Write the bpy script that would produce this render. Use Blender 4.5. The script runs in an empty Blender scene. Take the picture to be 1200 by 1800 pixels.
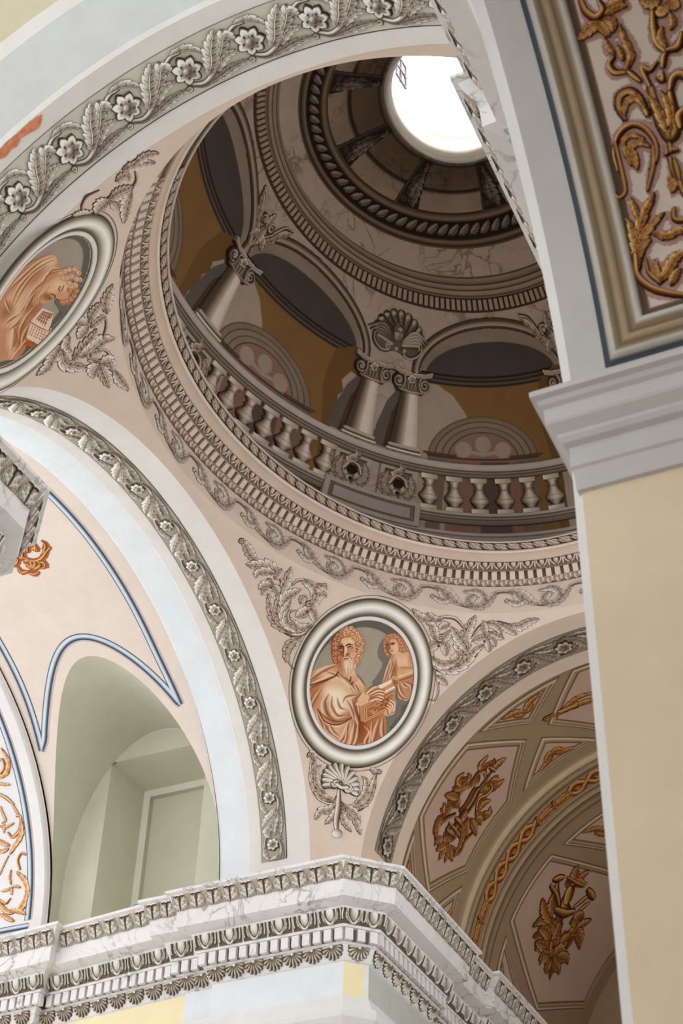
import bpy, math, random
import numpy as np
from mathutils import Matrix
rnd = random.Random(7); PI = math.pi
SC = bpy.context.scene; COL = SC.collection
S, Z0 = 2.5, 1.6                       # metres per drawing unit, eye height
# ---------------------------------------------------------------- camera, sky, light, exposure
YAW, PITCH, ROLL, FPX = map(math.radians, (26.2351, 39.4865, 1.9944, 0)); FPX = 2691.9
CX, CY = 1.7862, -4.8402
fw = np.array([-math.sin(YAW)*math.cos(PITCH), math.cos(YAW)*math.cos(PITCH), math.sin(PITCH)])
rt = np.array([math.cos(YAW), math.sin(YAW), 0.]); up = np.cross(rt, fw)
r2 = rt*math.cos(ROLL)+up*math.sin(ROLL); u2 = -rt*math.sin(ROLL)+up*math.cos(ROLL)
cd = bpy.data.cameras.new('camera'); cam = bpy.data.objects.new('camera', cd); COL.objects.link(cam)
cam.matrix_world = Matrix([[r2[i], u2[i], -fw[i], (CX*S, CY*S, Z0)[i]] for i in range(3)]+[[0, 0, 0, 1]])
cd.sensor_fit = 'VERTICAL'; cd.sensor_height = 36; cd.lens = FPX/1800*36; cd.clip_end = 300; cd.clip_start = .05
cd.dof.use_dof = True; cd.dof.focus_distance = 17.; cd.dof.aperture_fstop = 4.0
SC.camera = cam
W = bpy.data.worlds.new('sky'); SC.world = W; W.use_nodes = True
W.node_tree.nodes['Background'].inputs[0].default_value = (.93, .97, 1., 1); W.node_tree.nodes['Background'].inputs[1].default_value = 1.0
def area(name, loc, aim, size, power, col=(1, 1, 1), sy=None):
    l = bpy.data.lights.new(name, 'AREA'); l.energy = power; l.color = col; l.size = size
    if sy: l.shape = 'RECTANGLE'; l.size_y = sy
    o = bpy.data.objects.new(name, l); COL.objects.link(o)
    a = np.array(loc, float)*S+[0, 0, Z0]; b = np.array(aim, float)*S+[0, 0, Z0]
    from mathutils import Vector
    o.location = a; o.rotation_euler = Vector(b-a).to_track_quat('-Z', 'Y').to_euler()
area('nave_window_light', (-1.2, -4.6, 3.95), (.3, -2.2, 4.6), .9, 80, (.80, .90, 1.))
area('arm_window_light', (-2.6, -1.42, 4.1), (-2.3, 1.6, 3.7), .8, 75, (.90, .95, 1.))
area('choir_fill_light', (1.25, 3.6, 3.1), (-.6, 3.2, 4.4), .8, 26, (1., .95, .88))  # unseen fill lamp, added to brighten the far vault
SC.view_settings.view_transform = 'Standard'; SC.view_settings.look = 'None'
SC.view_settings.gamma = 1; SC.view_settings.use_curve_mapping = False; SC.view_settings.exposure = 1.12
# ---------------------------------------------------------------- measured geometry (drawing units, eye at z=0)
AX, AY, EA, EB, EC, ZS = 1.5255, 1.8741, 2.0315, 2.507, 2.1153, 3.5643
K1 = math.sqrt(1-(AX/EA)**2); K2 = math.sqrt(1-(AY/EB)**2)
RL, HL, RF, HF = EB*K1, EC*K1, EA*K2, EC*K2
ZC = 3.4403; ZF = -Z0/S
# ---------------------------------------------------------------- materials
def lin(c): c = np.asarray(c, float)/255.; return np.where(c <= .04045, c/12.92, ((c+.055)/1.055)**2.4)
MATS = {}
def mat(name, col=None, rough=.85, var=.06, scale=6., vein=None, bump=.02, spots=0.):
    """plaster / marble / painted surface; col None reads the painted colour of the piece itself"""
    if name in MATS: return MATS[name]
    m = bpy.data.materials.new(name); m.use_nodes = True; nt = m.node_tree; N = nt.nodes; L = nt.links
    b = N['Principled BSDF']; b.inputs['Roughness'].default_value = rough; b.inputs['Specular IOR Level'].default_value = .25
    tc = N.new('ShaderNodeTexCoord')
    geo = N.new('ShaderNodeNewGeometry')
    n1 = N.new('ShaderNodeTexNoise'); n1.inputs['Scale'].default_value = scale/S; n1.inputs['Detail'].default_value = 8; n1.inputs['Roughness'].default_value = .65
    L.new(geo.outputs['Position'], n1.inputs['Vector'])
    mr = N.new('ShaderNodeMapRange'); mr.inputs['From Min'].default_value = .3; mr.inputs['From Max'].default_value = .7
    mr.inputs['To Min'].default_value = 1-var; mr.inputs['To Max'].default_value = 1+var*.6; L.new(n1.outputs['Fac'], mr.inputs['Value'])
    mx = N.new('ShaderNodeVectorMath'); mx.operation = 'SCALE'; L.new(mr.outputs[0], mx.inputs['Scale'])
    if col is None:
        at = N.new('ShaderNodeAttribute'); at.attribute_name = 'Col'; src = at.outputs['Color']
    else:
        rg = N.new('ShaderNodeRGB'); rg.outputs[0].default_value = (*lin(col), 1); src = rg.outputs[0]
    if vein:
        vc, amt, vs = vein
        d = N.new('ShaderNodeTexNoise'); d.inputs['Scale'].default_value = vs; d.inputs['Detail'].default_value = 6; d.inputs['Distortion'].default_value = 1.6
        L.new(geo.outputs['Position'], d.inputs['Vector'])
        ma = N.new('ShaderNodeMath'); ma.operation = 'SUBTRACT'; ma.inputs[1].default_value = .5; L.new(d.outputs['Fac'], ma.inputs[0])
        ab = N.new('ShaderNodeMath'); ab.operation = 'ABSOLUTE'; L.new(ma.outputs[0], ab.inputs[0])
        vr = N.new('ShaderNodeMapRange'); vr.inputs['From Min'].default_value = 0; vr.inputs['From Max'].default_value = .035
        vr.inputs['To Min'].default_value = amt; vr.inputs['To Max'].default_value = 0; L.new(ab.outputs[0], vr.inputs['Value'])
        n3 = N.new('ShaderNodeTexNoise'); n3.inputs['Scale'].default_value = vs*.6; L.new(geo.outputs['Position'], n3.inputs['Vector'])
        v3 = N.new('ShaderNodeMapRange'); v3.inputs['From Min'].default_value = .42; v3.inputs['From Max'].default_value = .62; L.new(n3.outputs['Fac'], v3.inputs['Value'])
        vm = N.new('ShaderNodeMath'); vm.operation = 'MULTIPLY'; L.new(vr.outputs[0], vm.inputs[0]); L.new(v3.outputs[0], vm.inputs[1])
        mc = N.new('ShaderNodeMix'); mc.data_type = 'RGBA'; mc.inputs['B'].default_value = (*lin(vc), 1)
        L.new(src, mc.inputs['A']); L.new(vm.outputs[0], mc.inputs['Factor']); src = mc.outputs['Result']
    L.new(src, mx.inputs[0]); L.new(mx.outputs[0], b.inputs['Base Color'])
    if bump:
        n2 = N.new('ShaderNodeTexNoise'); n2.inputs['Scale'].default_value = 9; n2.inputs['Detail'].default_value = 5; L.new(geo.outputs['Position'], n2.inputs['Vector'])
        bp = N.new('ShaderNodeBump'); bp.inputs['Strength'].default_value = .25; bp.inputs['Distance'].default_value = bump; L.new(n2.outputs['Fac'], bp.inputs['Height']); L.new(bp.outputs[0], b.inputs['Normal'])
    MATS[name] = m; return m
PAINT = mat('painted_plaster', None, var=.08, scale=9)
WHITE = mat('white_plaster', (226, 223, 221))
SOFF = mat('soffit_plaster', (222, 216, 211))
CREAM = mat('cream_plaster', (222, 208, 196))
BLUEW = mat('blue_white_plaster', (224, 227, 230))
NAVE = mat('nave_vault_plaster', (234, 224, 198))
PEND = mat('pendentive_plaster', (226, 206, 189))
OLIVE = mat('olive_plaster', (198, 196, 176))
YELL = mat('yellow_plaster', (238, 223, 180))
JAMB = mat('ochre_plaster', (234, 216, 188))
TAUPE = mat('taupe_paint', (158, 134, 107))
PINK = mat('pink_paint', (193, 165, 146))
MARB = mat('white_marble_paint', (228, 224, 221), vein=((120, 118, 125), .7, 2.2))
FSOFF = mat('warm_lit_soffit_plaster', (222, 201, 184))  # soffit plaster with warm bounce light put into its colour
DMARB = mat('dome_marble_paint', (192, 173, 158), vein=((96, 80, 70), .75, 1.6), var=.12)
UMARB = mat('dark_marble_paint', (112, 94, 78), vein=((60, 45, 36), .8, 2.2), var=.2)
GREYG = mat('grey_green_plaster', (190, 192, 184))
BRICK = mat('bare_brick', (186, 98, 60), var=.35, scale=40, bump=.05)
STONE = mat('stone_floor', (170, 160, 150), var=.15)
IRON = mat('dark_iron', (40, 38, 42), rough=.5)
# ---------------------------------------------------------------- mesh helpers
ORG = {}
def W3(p): return np.asarray(p, float)*S+np.array([0, 0, Z0])
def mk(name, v, f, m, parent=None, cols=None, smooth=True, kind=None, label=None, cat=None, group=None):
    v = W3(v); c = v.mean(0) if len(v) else np.zeros(3)
    me = bpy.data.meshes.new(name); nf = len(f)
    me.vertices.add(len(v)); me.vertices.foreach_set('co', (v-c).astype(np.float32).ravel())
    if nf:
        if isinstance(f, np.ndarray):
            k = f.shape[1]; me.loops.add(nf*k); me.loops.foreach_set('vertex_index', f.ravel().astype(np.int32))
            me.polygons.add(nf); me.polygons.foreach_set('loop_start', np.arange(0, nf*k, k, dtype=np.int32))
        else:
            me.loops.add(sum(len(q) for q in f)); me.loops.foreach_set('vertex_index', np.concatenate([np.asarray(q, np.int32) for q in f]))
            me.polygons.add(nf); me.polygons.foreach_set('loop_start', np.concatenate([[0], np.cumsum([len(q) for q in f])[:-1]]).astype(np.int32))
        me.polygons.foreach_set('use_smooth', np.full(nf, bool(smooth)))
    if cols is not None:
        a = me.color_attributes.new('Col', 'BYTE_COLOR', 'POINT')
        cc = np.concatenate([np.clip(cols, 0, 255)/255., np.ones((len(v), 1))], 1).astype(np.float32)
        a.data.foreach_set('color_srgb', cc.ravel())
    for mm in (m if isinstance(m, (list, tuple)) else [m]): me.materials.append(mm)
    me.update(calc_edges=True); me.validate()
    o = bpy.data.objects.new(name, me); COL.objects.link(o)
    if parent is not None: o.parent = parent; o.location = c-ORG[parent.name]
    else: o.location = c
    ORG[o.name] = c
    tagit(o, kind, label, cat, group); return o
def tagit(o, kind=None, label=None, cat=None, group=None):
    for k, x in (('kind', kind), ('label', label), ('category', cat), ('group', group)):
        if x: o[k] = x
    return o
def thing(name, p, label, cat, group=None):
    o = bpy.data.objects.new(name, None); COL.objects.link(o); o.location = W3(p); o.empty_display_size = .1
    ORG[o.name] = W3(p); return tagit(o, None, label, cat, group)
def gridf(nu, nv, close_u=False):
    i = np.arange(nu if close_u else nu-1)[:, None]; j = np.arange(nv-1)[None, :]; a = i*nv+j; b = ((i+1) % nu)*nv+j
    return np.stack([a, b, b+1, a+1], -1).reshape(-1, 4)
def grid(name, fn, us, vs, m, parent=None, close=False, smooth=True, cols=None, flip=False, **k):
    U, V = np.meshgrid(us, vs, indexing='ij'); P = fn(U, V); f = gridf(len(us), len(vs), close)
    if flip: f = f[:, ::-1]
    return mk(name, P.reshape(-1, 3), f, m, parent, None if cols is None else cols.reshape(-1, 3), smooth, **k)
def lin_(a, b, n): return np.linspace(a, b, n)
def sweep(name, path, prof, m, parent=None, closed=False, smooth=False, **k):
    """prof rows (o, z); o is the recess from the outermost line, path is plan points, solid lies on its left"""
    P = np.asarray(path, float); n = len(P); d = np.diff(np.vstack([P, P[:1]]) if closed else P, axis=0)
    nr = np.stack([-d[:, 1], d[:, 0]], 1); nr /= np.linalg.norm(nr, axis=1, keepdims=True)
    out = []
    for i in range(n):
        if closed: a, b = nr[i-1], nr[i]
        else: a, b = nr[max(i-1, 0)], nr[min(i, n-2)]
        mt = (a+b)/max(1e-6, 1+a@b); out.append(mt)
    out = np.array(out); pr = np.asarray(prof, float)
    V = np.stack([np.repeat(P[:, :1], len(pr), 1)+out[:, :1]*pr[None, :, 0], np.repeat(P[:, 1:], len(pr), 1)+out[:, 1:]*pr[None, :, 0], np.repeat(pr[None, :, 1], n, 0)], -1)
    return mk(name, V.reshape(-1, 3), gridf(n, len(pr), closed), m, parent, None, smooth, **k)
def box(name, lo, hi, m, parent=None, **k):
    x0, y0, z0 = lo; x1, y1, z1 = hi
    v = [(x, y, z) for x in (x0, x1) for y in (y0, y1) for z in (z0, z1)]
    f = np.array([[0, 1, 3, 2], [4, 6, 7, 5], [0, 4, 5, 1], [2, 3, 7, 6], [0, 2, 6, 4], [1, 5, 7, 3]])
    return mk(name, v, f, m, parent, None, False, **k)
# ---------------------------------------------------------------- surfaces: (u, v) -> point ; every one also takes h, the relief height
def archL(t, x, h=0., side=-1, dr=0.):
    """left crossing arch and arm: t = angle (deg) from the far (+y) springing, x negative outwards"""
    t = np.radians(np.asarray(t, float)); x = np.asarray(x, float); tt = np.clip(t, 0, PI); R, H = RL+dr-h, HL+dr-h
    y = R*np.cos(tt); z = ZS+H*np.sin(tt)+np.where(t < 0, t*RL, 0)+np.where(t > PI, (PI-t)*RL, 0)
    return np.stack([x+0*y, y+0*x, z+0*x], -1)
def archF(t, y, h=0., dr=0.):
    """far / near arches and arms: t from the left (-x) springing"""
    t = np.radians(np.asarray(t, float)); y = np.asarray(y, float); tt = np.clip(t, 0, PI); R, H = RF+dr-h, HF+dr-h
    x = -R*np.cos(tt); z = ZS+H*np.sin(tt)+np.where(t < 0, t*RF, 0)+np.where(t > PI, (PI-t)*RF, 0)
    return np.stack([x+0*y, y+0*x, z+0*y], -1)
YJ, ZJ, RJ, XW = -4.0022, 1.7679, 1.115, 1.255
def chap(t, x, h=0., dr=0.):
    t = np.radians(np.asarray(t, float)); x = np.asarray(x, float)
    R = RJ+dr-h; return np.stack([x+0*t, YJ+R*np.cos(t)+0*x, ZJ+R*np.sin(t)+0*x], -1)
def pchip(x, y, d0):
    x = np.array(x, float); y = np.array(y, float); h = np.diff(x); s = np.diff(y)/h; n = len(x); d = np.zeros(n)
    for i in range(1, n-1):
        if s[i-1]*s[i] > 0:
            w1 = 2*h[i]+h[i-1]; w2 = h[i]+2*h[i-1]; d[i] = (w1+w2)/(w1/s[i-1]+w2/s[i])
    d[0] = d0; d[-1] = 1.5*s[-1]-.5*d[-2]
    def f(v):
        v = np.asarray(v, float); i = np.clip(np.searchsorted(x, v)-1, 0, n-2); t = (v-x[i])/h[i]
        return y[i]*(1+2*t)*(1-t)**2+h[i]*d[i]*t*(1-t)**2+y[i+1]*t*t*(3-2*t)+h[i]*d[i+1]*t*t*(t-1)
    return f
ZK = [5.3, 6.8297, 7.0937, 7.2362]
fA = pchip(ZK, [1.9475**2, 1.0201**2, .7526**2, .3639**2], 0.); fB = pchip(ZK, [2.4075**2, 1.2277**2, .7953**2, .4407**2], -.025)
def dome(th, z, h=0.):
    th = np.radians(np.asarray(th, float)); z = np.asarray(z, float)
    a, b = np.sqrt(fA(z)), np.sqrt(fB(z)); e = .004
    P = np.stack([a*np.cos(th), b*np.sin(th), z+0*th], -1)
    if np.any(h):
        a2, b2 = np.sqrt(np.maximum(fA(z+e), .01)), np.sqrt(np.maximum(fB(z+e), .01))
        T1 = np.stack([a2*np.cos(th), b2*np.sin(th), z+e+0*th], -1)-P; T2 = np.stack([-a*np.sin(th), b*np.cos(th), 0*th+0*z], -1)
        n = np.cross(T1, T2); n /= np.linalg.norm(n, axis=-1, keepdims=True)+1e-9
        n = n*np.sign(-(n[..., :1]*P[..., :1]+n[..., 1:2]*P[..., 1:2])+1e-9)
        P = P+n*np.asarray(h)[..., None]
    return P
PK = [-.5, 0, .5, 1, 1.5, 2, 2.5]                    # bay positions of the painted loggia, low and high on the dome
PLO = [86.5, 107.5, 133., 156.3, 174.6, 195., 220.]; PHI = [86.8, 106.3, 132.4, 160., 178.9, 199.8, 227.]
def bay(p, z):
    f = (np.asarray(z, float)-6.05)/.5; lo = np.interp(p, PK, PLO); hi = np.interp(p, PK, PHI)
    return lo+(hi-lo)*np.clip(f, -.4, 1.5)
def loggia(p, z, h=0.): return dome(bay(p, z), z, h)
def pend(x0):
    """tangent-plane coordinates around x0 on the pendentive ellipsoid"""
    Q = np.array([1/EA**2, 1/EB**2, 1/EC**2]); o = np.array([0, 0, ZS]); n = (np.array(x0)-o)*Q; n /= np.linalg.norm(n)
    upv = np.array([0, 0, 1.])-n*n[2]; upv /= np.linalg.norm(upv); rtv = -np.cross(upv, n)
    def f(x, y, h=0.):
        p = np.asarray(x0)+np.asarray(x)[..., None]*rtv+np.asarray(y)[..., None]*upv-o
        a = (n*n*Q).sum(); b = 2*(p*n*Q).sum(-1); c = (p*p*Q).sum(-1)-1
        t = (-b+np.sqrt(np.maximum(b*b-4*a*c, 0)))/2/a; q = p+t[..., None]*n; m = q*Q; m /= np.linalg.norm(m, axis=-1, keepdims=True)
        return q+o-m*np.asarray(h)[..., None]
    f.n = n; f.c = np.array(x0); return f
# rings between pendentive and dome
RB = np.array([[1.492, 1.841, 5.0], [1.49, 1.845, 5.185], [1.467, 1.821, 5.2147], [1.30, 1.6857, 5.3831]])
_t = np.linspace(0, 2*PI, 3601); _s = np.concatenate([[0], np.cumsum(np.hypot(1.47*np.diff(np.cos(_t)), 1.82*np.diff(np.sin(_t))))]); RINGLEN = _s[-1]
def arcdeg(s): return np.interp(np.asarray(s) % RINGLEN, _s, np.degrees(_t))       # arc length along the ring -> angle
def degarc(d): return float(np.interp(math.radians(d % 360), _t, _s))
def ring(s, w, h=0.):
    """w 0..1 runs up the sloping cornice, -1..-.15 is the frieze below; s = arc length"""
    th = np.radians(arcdeg(s)); w = np.asarray(w, float)
    k = np.interp(w, [-1, -.12, 0, 1], [0, 1, 2, 3]); i = np.clip(k.astype(int), 0, 2); f = (k-i)[..., None]; q = RB[i]*(1-f)+RB[i+1]*f
    P = np.stack([q[..., 0]*np.cos(th), q[..., 1]*np.sin(th), q[..., 2]+0*th], -1)
    if np.any(h):
        sl = np.where(w < -.12, .05, .7); n = np.stack([-np.cos(th)*(1-sl*.3), -np.sin(th)*(1-sl*.3), -sl+0*th], -1); n /= np.linalg.norm(n, axis=-1, keepdims=True)
        P = P+n*np.asarray(h)[..., None]
    return P
# ---------------------------------------------------------------- painter: brush strokes on a small grid that becomes a relief mesh with its own pigment
def curve(pts, n=28):
    P = np.asarray(pts, float)
    if len(P) < 3: return P[0]+(P[-1]-P[0])*np.linspace(0, 1, max(n//3, 2))[:, None]
    P = np.vstack([2*P[0]-P[1], P, 2*P[-1]-P[-2]]); m = len(P)-3; out = []
    for i in range(m):
        t = np.linspace(0, 1, max(3, n//m)+1)[:-1 if i < m-1 else None, None]; a, b, c, d = P[i:i+4]
        out.append(.5*((2*b)+(c-a)*t+(2*a-5*b+4*c-d)*t*t+(3*b-a-3*c+d)*t**3))
    return np.vstack(out)
def spiral(c, r0, r1, a0, turns, n=30):
    t = np.linspace(0, 1, n); r = r0+(r1-r0)*t; a = math.radians(a0)+2*PI*turns*t
    return np.stack([c[0]+r*np.cos(a), c[1]+r*np.sin(a)], 1)
class Cv:
    def __init__(s, u0, u1, v0, v1, res, ss=2):
        s.nu = max(3, int(math.ceil((u1-u0)*res))+1); s.nv = max(3, int(math.ceil((v1-v0)*res))+1); s.ss = ss
        s.us = np.linspace(u0, u1, s.nu); s.vs = np.linspace(v0, v1, s.nv); du = s.us[1]-s.us[0]; dv_ = s.vs[1]-s.vs[0]
        k = (np.arange(ss)+.5)/ss-.5
        s.X = (s.us[:, None]+k*du).ravel(); s.Y = (s.vs[:, None]+k*dv_).ravel(); s.px = (du+dv_)/2/ss
        n, m = len(s.X), len(s.Y); s.C = np.zeros((n, m, 3)); s.A = np.zeros((n, m)); s.Z = np.zeros((n, m))
    def win(s, lo, hi):
        i0, i1 = np.searchsorted(s.X, [lo[0], hi[0]]); j0, j1 = np.searchsorted(s.Y, [lo[1], hi[1]])
        return slice(max(i0-1, 0), i1+1), slice(max(j0-1, 0), j1+1)
    def put(s, w, m, col, h=None, over=False):
        """m coverage; over=True paints only where something is already there"""
        if over: m = m*(s.A[w] > .5)
        c = np.asarray(col, float); m3 = m[..., None]
        s.C[w] = s.C[w]*(1-m3)+c*m3
        if not over: s.A[w] = np.maximum(s.A[w], m)
        if h is not None: s.Z[w] = np.where(m > .5, np.maximum(s.Z[w], h), s.Z[w])
    def seg(s, P, pad):
        w = s.win(P.min(0)-pad, P.max(0)+pad); X = s.X[w[0]][:, None]; Y = s.Y[w[1]][None, :]
        best = np.full((X.shape[0], Y.shape[1]), 1e9); T = np.zeros_like(best); D = np.zeros_like(best)
        L = np.hypot(*np.diff(P, axis=0).T); cum = np.concatenate([[0], np.cumsum(L)]); tot = max(cum[-1], 1e-9)
        for i in range(len(P)-1):
            a = P[i]; e = P[i+1]-a; l2 = e@e+1e-12; t = np.clip(((X-a[0])*e[0]+(Y-a[1])*e[1])/l2, 0, 1)
            dx = X-a[0]-t*e[0]; dy = Y-a[1]-t*e[1]; d = dx*dx+dy*dy; b = d < best
            best = np.where(b, d, best); T = np.where(b, (cum[i]+t*L[i])/tot, T); D = np.where(b, e[0]*dy-e[1]*dx, D)
        return w, np.sqrt(best), T, np.sign(D), tot
    def stroke(s, pts, wd, col, hi=None, lo=None, tap=(1, 1), h=0., n=28, over=False, edge=None, a=1.):
        P = curve(pts, n) if len(pts) < 14 else np.asarray(pts, float); e = edge[1] if edge else 0
        w, d, T, sd, tot = s.seg(P, wd+e+2*s.px)
        wt = wd*(tap[0]+(1-tap[0])*np.minimum(T/.35, 1))*(tap[1]+(1-tap[1])*np.minimum((1-T)/.35, 1))
        if edge: s.put(w, np.clip((wt+e-d)/s.px+.5, 0, 1), edge[0], h*.3)
        q = sd*d/np.maximum(wt, 1e-6); c = np.broadcast_to(np.asarray(col, float), q.shape+(3,))
        if hi is not None: c = c+(np.asarray(hi, float)-c)*np.clip(q, 0, 1)[..., None]**.8
        if lo is not None: c = c+(np.asarray(lo, float)-c)*np.clip(-q, 0, 1)[..., None]**.8
        s.put(w, a*np.clip((wt-d)/s.px+.5, 0, 1), c, h*np.sqrt(np.clip(1-q*q, 0, 1)) if h else None, over)
    def leaf(s, pts, wd, pal, lobes=5, h=.0, blunt=.15, n=24, ol=None, deep=.34, flip=1, fade=0.):
        """acanthus leaf along a spine: serrated outline, dark contour, ribs and a lit side"""
        dk, md, lt = (np.asarray(c, float) for c in pal); P = curve(pts, n); ol = s.px*1.3 if ol is None else ol
        w, d, T, sd, tot = s.seg(P, wd*1.15+ol+2*s.px)
        env = wd*(blunt+(1-blunt)*np.sin(PI*np.clip(T, 0, 1)**.8)**.75)*np.where(T > .97, np.clip((1-T)/.03, 0, 1)*.7+.3, 1)
        q = d/np.maximum(env, 1e-6); ph = T*lobes-.5*q; fr_ = ph-np.floor(ph)
        e = 1-deep+deep*np.minimum(fr_/.8, (1-fr_)/.2)**.7*1.15
        s.put(w, np.clip((e*env+ol-d)/s.px+.5, 0, 1), dk, h*.3)
        x = np.clip(q/np.maximum(e, .1), 0, 1); lit = sd*flip > 0
        b = np.where(lit, .92-.5*(1-x)**1.6, .62-.42*(1-x)**1.2); b = b-.42*np.exp(-((fr_-.5)/.09)**2)*(q > .12)*(q < .62)*np.where(lit, .8, 1.); b = b-.55*((fr_ < .10) & (q > .35)); b = np.where(q < .09, np.where(lit, .15, .98), b)
        b = b-.18*(T < .25)*(1-T/.25); b = np.clip(b-fade*T, 0, 1)[..., None]
        c = np.where(b < .5, dk+(md-dk)*b*2, md+(lt-md)*(b*2-1))
        s.put(w, np.clip((e*env-d)/s.px+.5, 0, 1), c, h*np.sqrt(np.clip(1-.7*x*x, 0, 1)))
    def poly(s, pts, col, sm=True, h=None, over=False, a=1., n=0):
        P = np.asarray(pts, float)
        if sm: P = curve(np.vstack([P, P[:1]]), max(len(P)*5, 24))
        w = s.win(P.min(0)-s.px, P.max(0)+s.px); X = s.X[w[0]][:, None]; Y = s.Y[w[1]][None, :]
        ins = np.zeros((X.shape[0], Y.shape[1]), bool); Q = np.roll(P, -1, 0)
        for (x0, y0), (x1, y1) in zip(P, Q):
            if y0 == y1: continue
            ins ^= ((Y >= min(y0, y1)) & (Y < max(y0, y1))) & (X < x0+(Y-y0)/(y1-y0)*(x1-x0))
        s.put(w, ins*a, col, h, over); return ins
    def blob(s, c, rx, ry, ang, col, a=.6, soft=1., over=True):
        R = max(rx, ry)*(1+soft); w = s.win((c[0]-R, c[1]-R), (c[0]+R, c[1]+R)); X = s.X[w[0]][:, None]-c[0]; Y = s.Y[w[1]][None, :]-c[1]
        ca, sa = math.cos(math.radians(ang)), math.sin(math.radians(ang)); q = np.hypot((X*ca+Y*sa)/rx, (-X*sa+Y*ca)/ry)
        s.put(w, a*np.clip((1+soft-q)/(max(soft, .05)*1.5), 0, 1), col, None, over)
    def disc(s, c, r, col, h=None, hi=None, lo=None, over=False, ry=None):
        ry = ry or r; R = max(r, ry)+2*s.px; w = s.win((c[0]-R, c[1]-R), (c[0]+R, c[1]+R)); X = (s.X[w[0]][:, None]-c[0])/r; Y = (s.Y[w[1]][None, :]-c[1])/ry
        q = np.hypot(X, Y); cc = np.broadcast_to(np.asarray(col, float), q.shape+(3,)); g = np.clip((Y-X)*.7, -1, 1)[..., None]
        if hi is not None: cc = cc+(np.asarray(hi, float)-cc)*np.clip(g, 0, 1)
        if lo is not None: cc = cc+(np.asarray(lo, float)-cc)*np.clip(-g, 0, 1)
        s.put(w, np.clip((1-q)*r/s.px+.5, 0, 1), cc, None if h is None else h*np.sqrt(np.clip(1-q*q, 0, 1)), over)
    def flower(s, c, R, pal, n=7, ang=0., h=0.):
        dk, md, lt = (np.asarray(k, float) for k in pal); w = s.win((c[0]-R*1.2, c[1]-R*1.2), (c[0]+R*1.2, c[1]+R*1.2)); X = s.X[w[0]][:, None]-c[0]; Y = s.Y[w[1]][None, :]-c[1]
        r = np.hypot(X, Y)/R; th = np.arctan2(Y, X)-math.radians(ang); pt = np.abs(((th*n/(2*PI)) % 1)*2-1); e = .66+.34*(1-pt)**.7
        s.put(w, np.clip((e+.1-r)*R/s.px+.5, 0, 1), dk, h*.4); b = np.clip(.25+.75*(r/e)-.45*(pt > .82)+.2*((Y-X)/R), 0, 1)[..., None]
        s.put(w, np.clip((e-r)*R/s.px+.5, 0, 1), np.where(b < .5, dk+(md-dk)*b*2, md+(lt-md)*(b*2-1)), h*np.clip(1-.5*r, 0, 1))
        ring_ = np.abs(r-.82*e) < .09; s.put(w, ring_*.75, lt, None, True)
        s.disc(c, R*.27, md, h*1.6, lt, dk)
        for k in range(5):
            a = 2*PI*(k+.3)/5+math.radians(ang); s.disc((c[0]+R*.48*math.cos(a), c[1]+R*.48*math.sin(a)), R*.09, dk, None, over=True)
    def fill(s, col, h=0.):
        s.C[:] = np.asarray(col, float); s.A[:] = 1; s.Z[:] = np.maximum(s.Z, h)
    def mesh(s, name, fn, parent=None, lift=.003, thick=True, m=None, **k):
        ss = s.ss; r = lambda a: a.reshape((s.nu, ss, s.nv, ss)+a.shape[2:]).mean((1, 3))
        A = r(s.A); C = r(s.C*s.A[..., None])/np.maximum(A, 1e-6)[..., None]; Z = r(s.Z*s.A)/np.maximum(A, 1e-6)
        keep = A > .42; f = gridf(s.nu, s.nv); kf = keep.ravel(); f = f[kf[f].sum(1) >= 3]
        if len(f) == 0: return None
        used = np.unique(f); C = C.reshape(-1, 3); bad = used[~kf[used]]
        if len(bad):   # corner vertices that are only just outside take a neighbour's pigment
            fm = kf[f]; mean = (C[f]*fm[..., None]).sum(1)/fm.sum(1)[:, None]; cols_ = C.copy(); cols_[f[~fm]] = mean[np.where(~fm)[0]]; C = np.where(kf[:, None], C, cols_)
        U, Vv_ = np.meshgrid(s.us, s.vs, indexing='ij'); P = fn(U, Vv_, lift+Z).reshape(-1, 3)
        mp = np.full(len(P), -1); mp[used] = np.arange(len(used)); v = P[used]; c = C[used]; f = mp[f]
        if thick:
            e = np.concatenate([f[:, [0, 1]], f[:, [1, 2]], f[:, [2, 3]], f[:, [3, 0]]]); key = np.sort(e, 1); kk = key[:, 0].astype(np.int64)*len(v)+key[:, 1]
            _, idx, cnt = np.unique(kk, return_index=True, return_counts=True); be = e[idx[cnt == 1]]; bv = np.unique(be); P0 = fn(U, Vv_, np.zeros_like(U)).reshape(-1, 3)[used][bv]
            m2 = np.full(len(v), -1); m2[bv] = len(v)+np.arange(len(bv)); v = np.vstack([v, P0]); c = np.vstack([c, c[bv]*.8]); f = np.vstack([f, np.stack([be[:, 1], be[:, 0], m2[be[:, 0]], m2[be[:, 1]]], 1)])
        return mk(name, v, f, m or PAINT, parent, c, True, **k)
GRI = ((92, 76, 62), (186, 175, 162), (250, 248, 245))       # grisaille
GRF = ((70, 56, 44), (146, 130, 114), (226, 214, 202))       # the same grisaille, far arch's shade put into its colours
GRN = ((78, 62, 52), (180, 168, 156), (250, 248, 245))
GLD = ((92, 44, 18), (196, 134, 62), (240, 205, 140))         # painted gilding
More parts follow.
